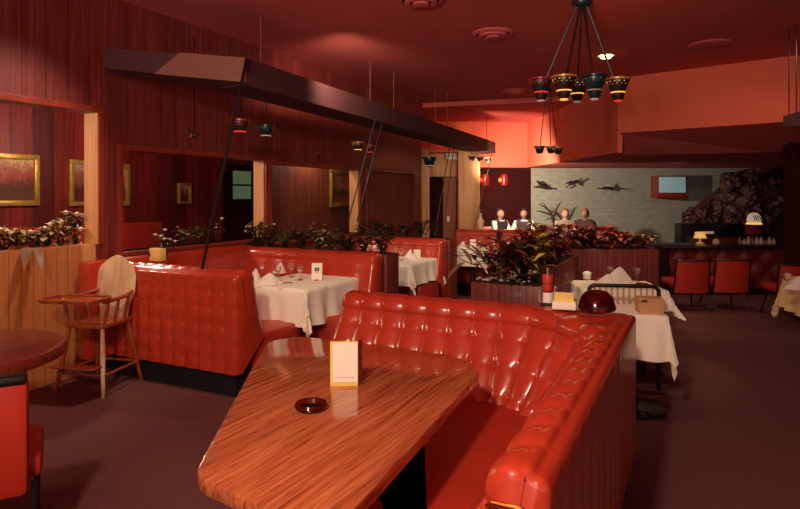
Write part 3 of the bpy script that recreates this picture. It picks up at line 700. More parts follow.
# foreground left chair
fc = thing('armless_chair', 'orange-red vinyl chair with black edge at the lower left corner', 'chair', (-1.75, 2.45, 0), math.radians(30))
b = B().box(-.22, .2, -.03, .05, .33, .83, .03); b.done('backrest', 'orange', fc)
B().box(-.215, .195, -.035, .055, .80, .845, .018).done('top_rail', 'black', fc)
B().box(-.22, .25, .06, .5, .36, .47, .035).done('seat', 'orange', fc)
for sx in (-.2, .22):
    for y in (0, .45): B().tube([(sx, y+.03, .37), (sx, y, 0)], .014, 8).done('leg', 'black', fc)
# black tubular chair behind the booth
bc = thing('tube_frame_chair', 'black tubular frame chair with slatted back in front of the cream-clothed table', 'chair', (1.87, 4.95, 0), math.radians(-10))
xa, xb = -.3, .25; za_, zb_3 = .66, .86
pts = [(xa, 0, 0)]
def arcpts(c, r, a0, a1, n=6): return [(c[0]+r*math.cos(a0+(a1-a0)*i/n), 0, c[1]+r*math.sin(a0+(a1-a0)*i/n)) for i in range(n+1)]
pts += arcpts((xa+.05, .80), .05, PI, PI/2)+arcpts((xb-.05, .80), .05, PI/2, 0)+[(xb, 0, 0)]
B().tube(pts, .017, 10).done('back_frame', 'black', bc)
B().tube([(xa, 0, .60), (xb, 0, .60)], .009, 8).done('cross_rail', 'black', bc)
for k in range(11):
    x = xa+.045+k*.046; B().box(x-.008, x+.008, -.006, .006, .6, .84, .002).done('slat', 'tan', bc)
B().box(xa+.01, xb-.01, .02, .42, .43, .48, .02).done('seat', 'vinylflat', bc)
for x in (xa+.02, xb-.02): B().tube([(x, .4, .44), (x, .43, 0)], .013, 8).done('leg', 'black', bc)
# tan box on R2
o = thing('carton', 'tan box with a dark handle slot on the small table behind the corner booth', 'box', (1.82, 4.38, .744), math.radians(-10))
B().box(-.085, .085, -.07, .07, 0, .11, .006).done('box_body', 'tan', o); B().tube([(-.075, -.083, .095), (-.06, -.084, .102), (-.045, -.084, .102), (-.03, -.083, .095), (-.045, -.084, .09), (-.06, -.084, .09), (-.075, -.083, .095)], .003, 6).done('handle_slot', 'black', o)
# ---------------------------------------------------------------- high chair
hc = thing('high_chair', 'wooden child high chair with pale arched back and tray beside the tufted booth', 'high chair', (-2.50, 5.0, 0), math.radians(-12))
# local: front = -x? tray to the left in view. x to tray direction = -Y local
sz = .56
B().prism(rounded([(-.19, -.2), (.19, -.2), (.17, .2), (-.17, .2)], .04), sz-.03, sz, .006).done('seat', 'highchair', hc)
b = B(); poly = []
for i in range(25):
    t = i/24; a = PI*t; x = math.cos(a); wv = .165*(1+.08*math.sin(a*2)**2)
    z = .27*math.sin(a)**.75; poly.append((x*wv+(0), z))
prof_b = [(-.11, -.28), (-.135, -.2), (-.145, -.1), (-.165, -.02)]
outl = [(x, z) for x, z in prof_b]+[(-x, z) for x, z in []]
poly = [(-.12, -.28), (-.13, -.16), (-.17, -.06), (-.175, .05), (-.15, .13), (-.1, .17), (-.06, .2), (0, .225), (.06, .2), (.1, .17), (.15, .13), (.175, .05), (.17, -.06), (.13, -.16), (.12, -.28)]
b.prism(rounded(poly, .018, 3), -.009, .009, .004)
bo = b.done('backrest', 'highback', hc, loc=(0, .2, sz+.27)); bo.rotation_euler = (math.radians(90-6), 0, 0); bo.scale = (1.1, 1.14, 1)
# arms, spindles
b = B(); b.tube([(-.16, .2, sz+.22), (-.21, .05, sz+.2), (-.21, -.22, sz+.19)], .017, 10); b.done('armrest', 'highchair', hc)
b = B(); b.tube([(.16, .2, sz+.22), (.21, .05, sz+.2), (.21, -.22, sz+.19)], .017, 10); b.done('armrest', 'highchair', hc)
for sx in (-1, 1):
    for y in (-.16, -.04, .08): B().tube([(sx*.165, y, sz-.01), (sx*.19, y, sz+.1), (sx*.208, y, sz+.19)], [.011, .016, .01], 8).done('spindle', 'highchair', hc)
B().prism(rounded([(-.25, -.42), (.25, -.42), (.24, -.13), (-.24, -.13)], .09), sz+.2, sz+.22, .005).done('tray', 'highchair', hc)
b = B(); q = rounded([(-.25, -.42), (.25, -.42), (.24, -.13), (-.24, -.13)], .09); b.tube([(x, y, sz+.226) for x, y in q+[q[0]]], .009, 6); b.done('tray_rim', 'highchair', hc)
lg = [(-.15, -.16, -.22, -.24), (.15, -.16, .22, -.24), (-.14, .15, -.22, .24), (.14, .15, .22, .24)]
for i, (x, y, X, Y) in enumerate(lg):
    o = B().tube([(x, y, sz-.01), ((x+X)/2, (y+Y)/2, sz/2), (X, Y, 0)], [.016, .021, .014], 10).done('leg', 'highchair' if i != 1 else 'highback', hc)  # one leg gets the pale wood to paint in its highlight
    if i == 1: tag(o, 'leg with its highlight painted as pale wood')
for a, c in (((-.21, -.22), (.21, -.22)), ((-.2, .23), (.2, .23)), ((.21, -.22), (.2, .23)), ((-.21, -.22), (-.2, .23))): B().tube([(*a, .17), (*c, .17)], .012, 8).done('stretcher', 'highchair', hc)
B().box(-.2, .2, -.33, -.21, .235, .25, .006).done('footrest', 'highchair', hc)
# ---------------------------------------------------------------- plants
def leaf(b, p, d, l, wd, droop=.3, up=Vector((0, 0, 1))):
    d = d.normalized(); s = d.cross(up)
    if s.length < .05: s = Vector((1, 0, 0))
    s = s.normalized()*wd; n = s.cross(d).normalized()
    m = b.m; q = []
    for t, w_ in ((0, .12), (.35, 1), (.7, .75), (1, 0)):
        c = p+d*l*t-Vector((0, 0, 1))*droop*l*t*t
        if w_ == 0: q.append([m.verts.new(c)])
        else: q.append([m.verts.new(c-s*w_+n*wd*.25*w_), m.verts.new(c), m.verts.new(c+s*w_+n*wd*.25*w_)])
    for a, c in zip(q, q[1:]):
        if len(c) == 3:
            m.faces.new((a[0], a[1], c[1], c[0])); m.faces.new((a[1], a[2], c[2], c[1]))
        else: m.faces.new((a[0], a[1], c[0])); m.faces.new((a[1], a[2], c[0]))
def plant(name, label, cat, loc, h, spread, n, ll, lw, mats, stems=5, flowers=0, fr=.03, group=None, seed=0, droop=.4, fmat='petal', low=.1):
    r = random.Random(seed); o = thing(name, label, cat, loc, r.uniform(0, 6), group)
    sb = B(); tips = []
    for k in range(stems):
        a = 2*PI*k/stems+r.uniform(-.4, .4); q = r.uniform(.35, 1); e = Vector((math.cos(a)*spread*q, math.sin(a)*spread*q, h*r.uniform(.6, 1)*(1.15-.45*q)))
        m = e*.5+Vector((0, 0, h*.12)); sb.tube([(0, 0, -.02), m, e], [.006, .005, .003], 5); tips.append((m, e))
    sb.done('stem', 'stem', o)
    per = {}
    for k in range(n):
        mt = r.choice(mats); b = per.setdefault(mt, B()); m, e = r.choice(tips); t = r.uniform(low, 1)
        p = m.lerp(e, (t-.4)/.6) if t > .4 else m*(t/.4)
        a = r.uniform(0, 2*PI); d = Vector((math.cos(a), math.sin(a), r.uniform(-.1, .9))); leaf(b, p, d, ll*r.uniform(.6, 1.2), lw*r.uniform(.7, 1.2), droop)
    for mt, b in per.items(): 
        f = b.done('foliage', mt, o, recalc=False)
    if flowers:
        for k in range(flowers):
            m, e = tips[k % len(tips)]; f = B()
            for j in range(7):
                a = 2*PI*j/7; leaf(f, Vector((0, 0, 0)), Vector((math.cos(a), math.sin(a), .6)), fr, fr*.4, .2)
            f.ball((0, 0, fr*.2), fr*.35, sub=1); f.done('flower', fmat, o, loc=e+Vector((r.uniform(-.02, .02), r.uniform(-.02, .02), .01)), recalc=False)
    return o
# trough on the left low wall
tr = tag(B().box(-.6-2.6, o1-.03, T, T+.25, .95, 1.13).done('planter_trough', 'planter', loc=W0, rz=WR), 'long planter trough behind the blond plank wall in the left opening', 'planter')
for k, (px, h, fl, lab) in enumerate(((4, .22, 2, 'leafy plant with cream flowers at the far left of the plank wall'), (20, .2, 1, 'plant with a cream flower left of the drooping leaf'), (34, .16, 0, 'pale twiggy plant above the drooping leaf'),
                                    (47, .2, 2, 'plant with two cream flowers at the middle of the plank wall'), (61, .3, 1, 'tall plant with a pale flower rising in the left opening'), (76, .22, 1, 'dark plant against the blond post'))):
    s = wsn(px, .28); plant('potted_plant', lab, 'plant', wp(s, .28, 1.12), h+.06, .15, 60, .1, .026, ['leafd', 'leafp', 'leafm', 'leafp'], 6, fl+1, .065, 'plants on the plank wall', 10+k)
o = thing('drooping_leaf_plant', 'broad grey-green leaves drooping over the plank wall', 'plant', wp(wsn(28, .0), -.01, 1.17))
b = B(); leaf(b, Vector((0, 0, 0)), Vector((.2, -.5, .15)), .2, .04, 1.1); leaf(b, Vector((.05, 0, 0)), Vector((.4, -.4, .1)), .22, .035, 1.0); leaf(b, Vector((-.04, 0, 0)), Vector((-.4, -.3, .2)), .12, .03, .7)
b.done('foliage', 'leafg', o, recalc=False)
# plants on the sill of the second opening
tr = tag(B().box(s2a+.02, 2.9, T+.0, T+.25, .88, 1.03).done('planter_trough', 'planter', loc=W0, rz=WR), 'long planter trough behind the sill of the second opening', 'planter')
for k, (px, h, fl, ml, lab) in enumerate(((184, .2, 0, ['leafp', 'leafm', 'leafd'], 'grey spiky plant on the sill under the small picture'), (198, .16, 0, ['leafd', 'leafm'], 'low dark plant right of the grey spiky one'), (213, .26, 2, ['leafd', 'leafm'], 'plant with a cream flower behind the nearest leaning rod'),
                                        (258, .3, 0, ['leafp', 'leafd'], 'plant against the blond reveal of the second opening'))):
    s = wsn(px, .25); plant('potted_plant', lab, 'plant', wp(s, .25, 1.03), h+.05, .16, 60, .1, .018, ml, 6, fl, .05, 'plants on the second sill', 30+k)
# dark leafy bank behind the second booth
pb_ = thing('planter_box', 'long planter box behind the booth in front of the wall openings', 'planter', Vector((-1.9, 7.35, 0)), -TH)
B().box(0, 1.9, 0, .3, 0, .96, .01).done('box_body', 'planter', pb_); B().box(.03, 1.87, .03, .27, .955, .965).done('soil', 'soil', pb_, smooth=False)
# fix: planter directly behind booth
pb_.location = Vector((-1.845, 7.235, 0))
bk = Vector((-1.89, 7.26, 0)); 
bank = [(.1, .42, 'leafd'), (.28, .3, 'leafd'), (.5, .26, 'leafm'), (.72, .3, 'leafd'), (.98, .34, 'leafp'), (1.15, .3, 'leafp'), (1.38, .26, 'leafd'), (1.6, .3, 'leafr'), (1.82, .28, 'leafd')]
bl = ['tall dark shrub left of the leafy bank behind the booth', 'dark shrub second in the leafy bank behind the booth', 'olive bush left of the middle of the leafy bank', 'dark bush before the pale variegated ones', 'pale variegated bush under the gilt picture', 'pale variegated bush by the foot of the crossed rods',
      'dark bush right of the pale variegated ones', 'russet-tinged bush near the right end of the leafy bank', 'dark bush at the right end of the leafy bank behind the booth']
for k, (x, h, mt) in enumerate(bank):
    q = bk+U*x+V*.15; plant('planter_shrub', bl[k], 'plant', (q.x, q.y, .96), h, .17, 120, .085, .022, [mt, 'leafd', 'leafm', mt], 8, 2 if k in (0, 1, 3) else 0, .035, 'shrubs behind the second booth', 50+k, fmat='petal' if k != 3 else 'leafo')
pb3 = thing('planter_box', 'planter box behind the middle-distance booth', 'planter', Vector((-.75, 9.05, 0))+V*.02, -TH)
B().box(0, 1.6, 0, .3, 0, .97, .01).done('box_body', 'planter', pb3); B().box(.03, 1.57, .03, .27, .965, .975).done('soil', 'soil', pb3, smooth=False)
for k, (x, h) in enumerate(((.12, .3), (.36, .38), (.6, .24), (.85, .28), (1.1, .4), (1.35, .25))):
    q = Vector((-.75, 9.07, 0))+U*x+V*.15; plant('planter_shrub', ['bushy dark shrub at the left of the far leafy bank', 'taller dark shrub second in the far leafy bank', 'low dark shrub in the middle of the far leafy bank', 'dark shrub right of the middle in the far bank', 'tall thin shrub before the blond post', 'small dark shrub at the right end of the far bank'][k], 'plant', (q.x, q.y, .97), h, .17, 90, .09, .022, ['leafd', 'leafd', 'leafr', 'leafm'], 8, 0, group='shrubs behind the middle booth', seed=70+k)
# planter behind the near booth with a big dark tropical plant
P1 = Vector((.42, 4.28, 0))
px1 = thing('planter_box', 'dark wooden planter box behind the corner booth holding the big dark plant', 'planter', Vector((.60, 5.1, 0)), -TH)
B().box(0, .60, 0, .55, 0, .86, .01).done('box_body', 'planter', px1); B().box(.03, .57, .03, .52, .855, .87).done('soil', 'soil', px1, smooth=False)
plant('bromeliad', 'large dark long-leafed plant in the middle of the planter behind the corner booth', 'plant', (1.0, 5.2, .86), .46, .36, 170, .26, .028, ['leafd', 'leafd', 'leafr'], 14, 0, seed=91, droop=.35)
plant('bromeliad', 'grey-brown spiky plant at the left of the planter behind the corner booth', 'plant', (.8, 5.28, .86), .3, .32, 46, .34, .024, ['leafg'], 7, 0, seed=92, droop=.25)
plant('croton', 'plant with bright yellow-green leaves right of the big dark plant', 'plant', (1.17, 4.98, .86), .52, .14, 40, .15, .032, ['leafy', 'leafy', 'leafr'], 6, 0, seed=94, droop=.3)
plant('leafy_plant', 'low dark plant with pale specks in front of the big dark plant', 'plant', (.98, 5.02, .86), .15, .25, 90, .09, .02, ['leafd', 'leafd', 'leafp'], 8, 5, .022, seed=93)
R.seed(5)
for k in range(14):
    x = R.uniform(.05, .8); q = Vector((.60, 5.1, 0))+U*x*.6+V*R.uniform(.05, .2)
    b = B().ball((0, 0, 0), R.uniform(.015, .03), 1, R.uniform(.7, 1.2), .6, sub=1); tag(b.done('pebble', 'cupwhite', loc=(q.x, q.y, .88)), 'pale pebble lying on the soil in front of the grey-brown plant', 'pebble', 'pebbles in the planter')
M['plankery'] = wood('maroon_planter_end_boards', '#6a241e', '#7a2c24', '#8c3a2c', .06, 'y', (30, 30, 1.5), .6, '#4a1612', plankvar=.2)
pxb = thing('planter_box', 'tall narrow plank planter running away from the corner booth beside the cream-clothed table', 'planter', (1.0, 5.2, 0), -TH)
B().box(0, .3, 0, 1.35, 0, .97, .01).done('box_body', 'plankery', pxb); B().box(.03, .27, .03, 1.32, .965, .975).done('soil', 'soil', pxb, smooth=False)
for k, (yy_, h, lab) in enumerate(((.25, .38, 'big red-brown leafy bush at the near end of the tall narrow planter'), (.7, .4, 'big russet bush in the middle of the tall narrow planter'), (1.15, .42, 'russet bush at the far end of the tall narrow planter'))):
    q = Vector((1.0, 5.2, 0))+U*.15+V*yy_; plant('autumn_bush', lab, 'plant', (q.x, q.y, .97), h, .2, 110, .13, .035, ['leafr', 'leafr', 'leafd', 'leafo' if k == 1 else 'leafr'], 9, 0, group='bushes in the tall narrow planter', seed=140+k)
# autumn planter
px2 = thing('planter_box', 'maroon plank planter box full of autumn foliage behind the cream-clothed table', 'planter', Vector((1.45, 7.15, 0)), 0)
B().box(0, 1.64, 0, .5, 0, .95, .01).done('box_body', 'planter', px2); B().box(.03, 1.61, .03, .47, .945, .955).done('soil', 'soil', px2, smooth=False)
au = [(.1, 'leafr', 'leafo', .32, 'red-brown'), (.28, 'leafr', 'leafy', .36, 'yellow-flecked'), (.46, 'leafo', 'leafr', .36, 'bright orange'), (.64, 'leafr', 'leafo', .34, 'dense russet'), (.82, 'leafd', 'leafr', .28, 'dark brown'), (1.0, 'leafr', 'leafg', .26, 'dull brown'), (1.16, 'leafo', 'leafr', .3, 'scarlet'), (1.34, 'leafr', 'leafg', .2, 'low tangled'), (1.5, 'leafr', 'leafp', .18, 'lowest end')]
for k, (x, m1, m2, h, nm) in enumerate(au):
    plant('autumn_bush', nm+' autumn bush in the maroon planter box, '+['first from the left', 'second from the left', 'below the seated people', 'left of the middle', 'in the middle', 'right of the middle', 'above the right half', 'near the right end', 'at the right end'][k], 'plant', (1.45+x, 7.35, .95), h, .19, 150, .12, .032, [m1, m2, m2, 'leafr'], 9, 2 if k in (1, 2, 6) else 0, .05, 'autumn foliage', 110+k, fmat='leafo')
# bouquet of white flowers by the cream box on booth 1
o = thing('napkin_box', 'small cream box on top of the tufted booth below the second opening', 'box', gz(150, 262, 1.0)+Vector((0.02, .12, -.002)), -TH)
B().box(-.065, .065, -.04, .04, 0, .115, .004).done('box_body', 'cream2', o); B().box(-.07, -.05, -.045, -.038, .04, .08, .003).done('latch', 'black', o)
plant('flower_bouquet', 'spray of small cream flowers behind the cream box on the booth top', 'flowers', gz(150, 262, 1.0)+Vector((0.05, .2, 0)), .3, .12, 26, .06, .012, ['leafd', 'leafm'], 6, 6, .035, seed=130)
# ---------------------------------------------------------------- table settings
def napkin(loc, h, r, lab, rz=0):
    b = B(); n = 28; P = []
    for i in range(9):
        t = i/8; row = []
        for k in range(n+1):
            a = 2*PI*k/n; rr = r*(1-t)**.8*(1+.16*math.sin(a*5)*(1-t)); row.append(Vector((math.cos(a)*rr*1.3+t*.02, math.sin(a)*rr*.8, h*t)))
        P.append(row)
    b.grid(P); bmesh.ops.remove_doubles(b.m, verts=b.m.verts, dist=.0005); return tag(b.done('folded_napkin', 'napkin', loc=loc, rz=rz, ang=70), lab, 'napkin', 'folded white napkins')
def wineglass(loc, lab, h=.15, r=.035, grp='wine glasses'):
    b = B().lathe([(.03, 0), (.028, .004), (.004, .01), (.004, h*.45), (r*.7, h*.55), (r, h*.75), (r*.85, h), (r*.8, h), (r*.92, h*.75), (r*.6, h*.58), (.0, h*.5)], seg=20, cap=False)
    b.lathe([(0, 0), (.03, 0)], seg=20, cap=False)
    return tag(b.done('wine_glass', 'clear', loc=loc), lab, 'glass', grp)
def menucard(loc, w, h, lab, rz=0, sub=True):
    o = thing('menu_card', lab, 'menu card', loc, rz)
    for s in (-1, 1): 
        b = B().box(-w/2, w/2, -.001, .001, 0, h, 0, Matrix.Rotation(math.radians(-10*s), 3, 'X'), (0, 0, h)); b.done('leaf_front' if s < 0 else 'leaf_back', 'white', o, smooth=False)
    if sub:
        dy = -math.sin(math.radians(10))
        def yy(z): return -(h-z)*math.tan(math.radians(10))-.003
        for sx in (-1, 1): B().box(sx*.012-.009, sx*.012+.009, -.001, .001, -.022, .022, .003).done('printed_figure', 'ink', o, smooth=False, loc=(sx*.0, yy(h*.62), h*.62))
        B().box(-.018, .018, -.001, .001, -.003, .003).done('printed_stripe', 'pink', o, smooth=False, loc=(0, yy(h*.44), h*.44))
        B().lathe([(.035, -.014), (.04, -.004), (.038, 0)], seg=20).done('holder', 'redplastic', o, loc=(0, 0, .01))
    return o
zt_ = .7445
def on(px, py, z=zt_): return gz(px, py, z)
napkin(on(268, 284), .11, .1, 'white napkin folded into a pyramid at the front of the nearest clothed table'); napkin(on(279, 273), .12, .055, 'upright white napkin behind the pyramid napkin'); 
napkin(on(293, 271), .07, .06, 'low white napkin left of the menu card'); napkin(on(303, 269.5), .06, .05, 'small white napkin touching the menu card stand')
nk = napkin(on(252, 281)+Vector((.02, 0, .0)), .13, .05, 'slim white napkin leaning at the left of the nearest clothed table')
menucard(on(317, 280), .105, .17, 'white menu card with dark figures on the nearest clothed table', math.radians(4))
for px, py, lab in ((278, 281, 'wine glass behind the pyramid napkin'), (291, 277, 'wine glass left of the menu card'), (300, 280, 'wine glass just before the menu card'), (285, 271, 'wine glass at the back of the nearest clothed table')): wineglass(on(px, py), lab)
ashtray(on(331, 274), .05, 'small dark ashtray right of the menu card')
tag(B().box(-.09, .09, -.012, .012, 0, .008, .003).done('table_knife', 'steel', loc=on(283, 283.5)+Vector((0, 0, .001)), rz=.25), 'table knife lying in front of the napkin pyramid', 'knife')
napkin(on(409, 258), .12, .055, 'white napkin on the second booth table'); napkin(on(413, 260), .08, .05, 'lower white napkin beside the dark tray')
menucard(on(417, 258.5), .09, .12, 'small menu card on the second booth table', .2, False)
for px, py, lab in ((396, 258, 'left wine glass on the second booth table'), (401, 260, 'front wine glass on the second booth table'), (406, 255, 'back wine glass on the second booth table')): wineglass(on(px, py), lab)
menucard(on(473, 248), .1, .14, 'white menu card on the farthest clothed table', .2, False); napkin(on(462, 248.5), .12, .06, 'white napkin on the farthest clothed table')
# R1
napkin(on(618, 283), .16, .13, 'tall cream napkin pyramid on the lit table behind the booth', .3); napkin(on(606, 284), .1, .08, 'white napkin in front of the tall cream one')
for px, py, lab in ((610, 279, 'stemmed glass behind the tall napkin'), (637, 281, 'stemmed glass right of the tall napkin')): wineglass(on(px, py), lab, .13, .045)
tag(B().lathe([(.04, 0), (.045, .06), (.03, .075), (.012, .08)], seg=20).done('condiment_jar', 'white', loc=on(587, 279)), 'white jar at the back left of the lit table', 'jar')
tag(B().lathe([(.045, 0), (.05, .01), (.03, .035), (.028, .05)], seg=20).done('candle_holder', 'redplastic', loc=on(600, 283.5)), 'small red candle holder left of the napkins on the lit table', 'candle')
ashtray(on(642, 286), .06, 'amber ashtray at the front of the lit table')
wineglass(on(787, 288), 'stemmed glass on the table at the right edge', .14, .04); napkin(on(797, 289), .12, .08, 'white napkin on the table at the right edge')
# items on the booth's corner top
zc = .94
def bt(px, py): return gz(px, py, zc+.012)
o = thing('salt_pepper_caddy', 'white and red condiment caddy on top of the corner booth', 'caddy', bt(549, 302)+Vector((0, .03, -.006)))
B().lathe([(.034, 0), (.036, .055), (.033, .06)], seg=24).done('base', 'white', o); B().lathe([(.028, .06), (.03, .11), (.024, .115), (.031, .12), (.033, .165), (.03, .17)], seg=24).done('red_container', 'redplastic', o)
for sx in (-1, 1): B().lathe([(.013, 0), (.014, .07), (.01, .08), (.011, .095)], seg=14).done('shaker', 'clear', o, loc=(sx*.045, -.01, 0))
B().tube([(-.05, 0, .075), (0, -.034, .07), (.05, 0, .075)], .003, 6).done('wire_band', 'brass', o)
B().tube([(0, 0, .17), (0, 0, .21)], .012, 8).done('handle', 'brass', o)
sg = o = thing('sugar_packet_box', 'white box of sugar packets on top of the corner booth', 'box', bt(566, 309)+Vector((0, .03, .0)), math.radians(-18))
B().box(-.05, .05, -.05, .06, 0, .035, .004).done('tray', 'white', o)
for k in range(6): B().box(-.042, .042, -.035+k*.015, -.027+k*.015, .03, .062, .002, Matrix.Rotation(math.radians(-25), 3, 'X')).done('sugar_packet', 'cream' if k % 2 else 'yellow', o)
sg.scale = (1.3, 1.3, 1.3)
o = thing('candle_lamp', 'low ruby glass candle bowl on top of the corner booth beside the white box', 'candle', bt(598, 310)+Vector((0, .02, .0)))
B().lathe([(.1, 0), (.105, .012), (.1, .03), (.088, .07), (.06, .1), (.04, .105), (.035, .103), (.055, .096), (.08, .068), (.09, .03), (.06, .01)], seg=32, fn=lambda t: 1+.025*math.sin(t*2*PI*16)).done('glass_bowl', 'rubyg', o)
B().lathe([(.022, .01), (.022, .04)], seg=16).done('candle', 'cream', o); B().lathe([(.002, .04), (.002, .048)], seg=6).done('wick', 'black', o)
tag(B().lathe([(.032, 0), (.034, .035), (.03, .035), (.028, .005)], seg=20).done('glass_tumbler', 'clear', loc=bt(527, 298)+Vector((0, .35, -.06))), 'short glass standing at the planter edge left of the caddy', 'glass')
# ---------------------------------------------------------------- far wall: screen, birds, branch, rocks
tv = thing('wall_screen', 'small pale blue screen in a red-brown box on the block wall', 'screen', pt(672, 186, 14.6))
B().box(-.36, .36, 0, .4, -.25, .25, .02).done('screen_case', 'trim', tv); B().box(-.32, .33, -.012, .0, -.16, .22, .004).done('screen', 'g_tv', tv); B().box(-.38, .38, -.05, .4, -.29, -.24, .01).done('shelf', 'cupred', tv)
def bird(px, py, lab, pose, wt=0):
    Y = 14.75; o = thing('flying_duck', lab, 'bird', pt(px, py, Y)); s = .5
    b = B(); b.tube([(-.2, 0, -.02), (-.12, 0, -.0), (0, 0, 0), (.12, 0, .01), (.2, 0, .0), (.25, 0, .01)], [.006, .03, .05, .045, .02, .016], 10); b.ball((.27, 0, .015), .028, sub=2); b.tube([(.29, 0, .01), (.34, 0, .0)], [.012, .005], 6)
    ob = b.done('body', 'ground', o)
    for sgn, (x, y, z) in zip((-1, 1), pose):
        w_ = B(); m = Vector((x*.5, y, z*.55)); e = Vector((x, y*1.3, z)); P = []
        for t in (0, .35, .7, 1):
            c = Vector((.02, 0, .02)).lerp(e, t)+Vector((0, 0, .035*math.sin(PI*t))); wd = .085*(1-t*.75)
            P.append([c+Vector((wd, 0, .01)), c+Vector((0, 0, .012)), c-Vector((wd*1.1, 0, .02))])
        w_.grid(P); bmesh.ops.solidify(w_.m, geom=w_.m.faces[:], thickness=.008); w_.done('wing', 'rust' if sgn < 0 else ('birdw' if wt else 'ground'), o)
    B().tube([(-.19, 0, -.02), (-.26, .02, -.03)], [.015, .028], 6).done('tail', 'rust', o)
    B().tube([(0, .0, 0), (0, .27, 0)], .008, 6).done('wall_pin', 'black', o); o.scale = (.8, 1, .8)
    return o
b1_ = bird(542, 187, 'dark duck with raised wings at the left of the three on the wall', ((-.22, -.08, .16), (.2, .06, .1))); b1_.rotation_euler = (0, math.radians(8), 0)
b2_ = bird(573, 183, 'middle duck of the three with one drooping white-patched wing', ((-.28, -.08, .08), (.16, .06, -.16)), 1); b2_.rotation_euler = (0, math.radians(-25), 0)
b3_ = bird(608, 188, 'duck at the right of the three gliding on the wall', ((-.2, -.08, -.12), (.1, .06, .14)), 1); b3_.rotation_euler = (0, math.radians(4), PI)
br = thing('driftwood_branch', 'bare dark branch against the block wall beside the seated people', 'branch', pt(555, 233, 14.4))
s = 14.4/F
def bp(px, py): return Vector(((px-559)*s, 0, (236-py)*s))
B().tube([Vector((.02, 0, -.686)), bp(560, 236), bp(558, 225), bp(555, 216), bp(549, 210), bp(543, 207)], [.07, .04, .035, .028, .02, .01], 7).tube([bp(557, 222), bp(560, 213), bp(564, 206), bp(566, 204)], [.035, .025, .015, .006], 6).tube([bp(556, 218), bp(550, 216), bp(543, 214), bp(540, 215)], [.03, .022, .015, .006], 6).tube([bp(552, 212), bp(548, 207), bp(545, 205)], [.015, .01, .005], 6).tube([bp(563, 209), bp(559, 207)], [.012, .004], 6).done('branch', 'stem', br)
def rockwall(name, label, x0, x1, z0, z1, Y, th, seed, shape):
    r = random.Random(seed); b = B(); nx, nz = int((x1-x0)/.045), int((z1-z0)/.045); P = []
    for j in range(nz+1):
        row = []
        for i in range(nx+1):
            x = x0+(x1-x0)*i/nx; tz = j/nz; top = shape((x-x0)/(x1-x0)); z = z0+(top-z0)*tz
            n = noise.noise(Vector((x*3.1, z*3.1, seed)))+.6*noise.noise(Vector((x*9, z*9, seed)))+.4*abs(noise.noise(Vector((x*16, z*16, seed))))
            row.append(Vector((x, Y-th*(1+.0)*(.35+.65*math.sin(PI*min(1, max(0, i/nx)))**.5)*(1-.5*tz)-n*.28, z+.08*noise.noise(Vector((x*7, z*7, 3))))))
        P.append(row)
    b.grid(P); bk_ = [[Vector((p.x, Y+.05, p.z)) for p in (P[0][0], P[0][-1])]]
    n = len(P)
    for edge in ([P[0][i] for i in range(nx+1)], [P[-1][i] for i in range(nx+1)], [P[j][0] for j in range(n)], [P[j][-1] for j in range(n)]):
        b.grid([edge, [Vector((p.x, Y+.12, p.z)) for p in edge]])
    bmesh.ops.remove_doubles(b.m, verts=b.m.verts, dist=.001)
    return tag(b.done(name, 'rock', smooth=True, ang=35), label, 'rock wall')
rockwall('rock_feature', 'tall craggy red-brown rock feature in the far right corner', xz(737, 13.3), xz(800, 13.3), 0, 2.2, 13.9, .6, 3, lambda t: 2.05+.12*math.sin(t*4))
rockwall('rock_feature', 'lower craggy rock ledge left of the tall rock feature', xz(690, 13.9), xz(738, 13.9), 0, 1.6, 14.2, .45, 8, lambda t: 1.2+.75*t**1.2)
tag(B().box(xz(668, 13.6), xz(742, 13.6), 13.0, 13.3, 0, .98, .02).done('low_partition', 'black'), 'long low black partition in front of the rock ledge', 'partition')
tag(B().box(xz(792, 8.8), xz(806, 8.8), 8.8, 9.0, 0, 2.4).done('wall_post', 'darkred', smooth=False), 'dark post at the right edge beyond the orange chair', 'post')
# ---------------------------------------------------------------- bar
bar = thing('bar_counter', 'long low bar counter with carved dark red front behind the orange chairs', 'bar', (xz(660, 9.6), 9.6, 0))
Lbar = 3.4
P = []
for i in range(2): pass
b = B(); G = []
for i in range(140):
    row = []
    for j in range(26):
        x = .15+Lbar*i/139; z = .12+.62*j/25; d_ = .04*abs(math.sin(x*9+z*8))*abs(math.sin(x*9-z*8)); row.append(Vector((x, -.0-d_, z)))
    G.append(row)
b.grid(G); b.done('carved_front', 'barfront', bar); B().box(.12, Lbar+.2, .01, .5, .02, .74).done('counter_body', 'bartop', bar, smooth=False)
B().box(0, Lbar+.3, -.12, .6, .745, .79, .012).done('countertop', 'bartop', bar); B().box(.2, Lbar+.2, .05, .45, 0, .12).done('plinth', 'plinth', bar, smooth=False)
def barchair(px, Y, lab):
    o = thing('bar_chair', lab, 'chair', (xz(px, Y), Y, 0), PI, 'dark chairs behind the bar')
    pts = [(-.24, 0, 0), (-.24, 0, .8), (-.2, 0, .86), (.2, 0, .86), (.24, 0, .8), (.24, 0, 0)]
    B().tube(pts, .018, 8).done('back_frame', 'black', o); B().box(-.21, .21, -.02, .02, .5, .83, .02).done('backrest', 'barfront', o); B().box(-.22, .22, -.45, 0, .42, .5, .03).done('seat', 'barfront', o)
    for x in (-.22, .22): B().tube([(x, -.43, .45), (x, -.43, 0)], .018, 8).done('leg', 'black', o)
for px, lab in ((701, 'dark framed chair behind the left end of the bar'), (728, 'dark framed chair behind the bar between the two others'), (757, 'dark framed chair behind the bar under the row of glasses')): barchair(px, 10.95, lab)
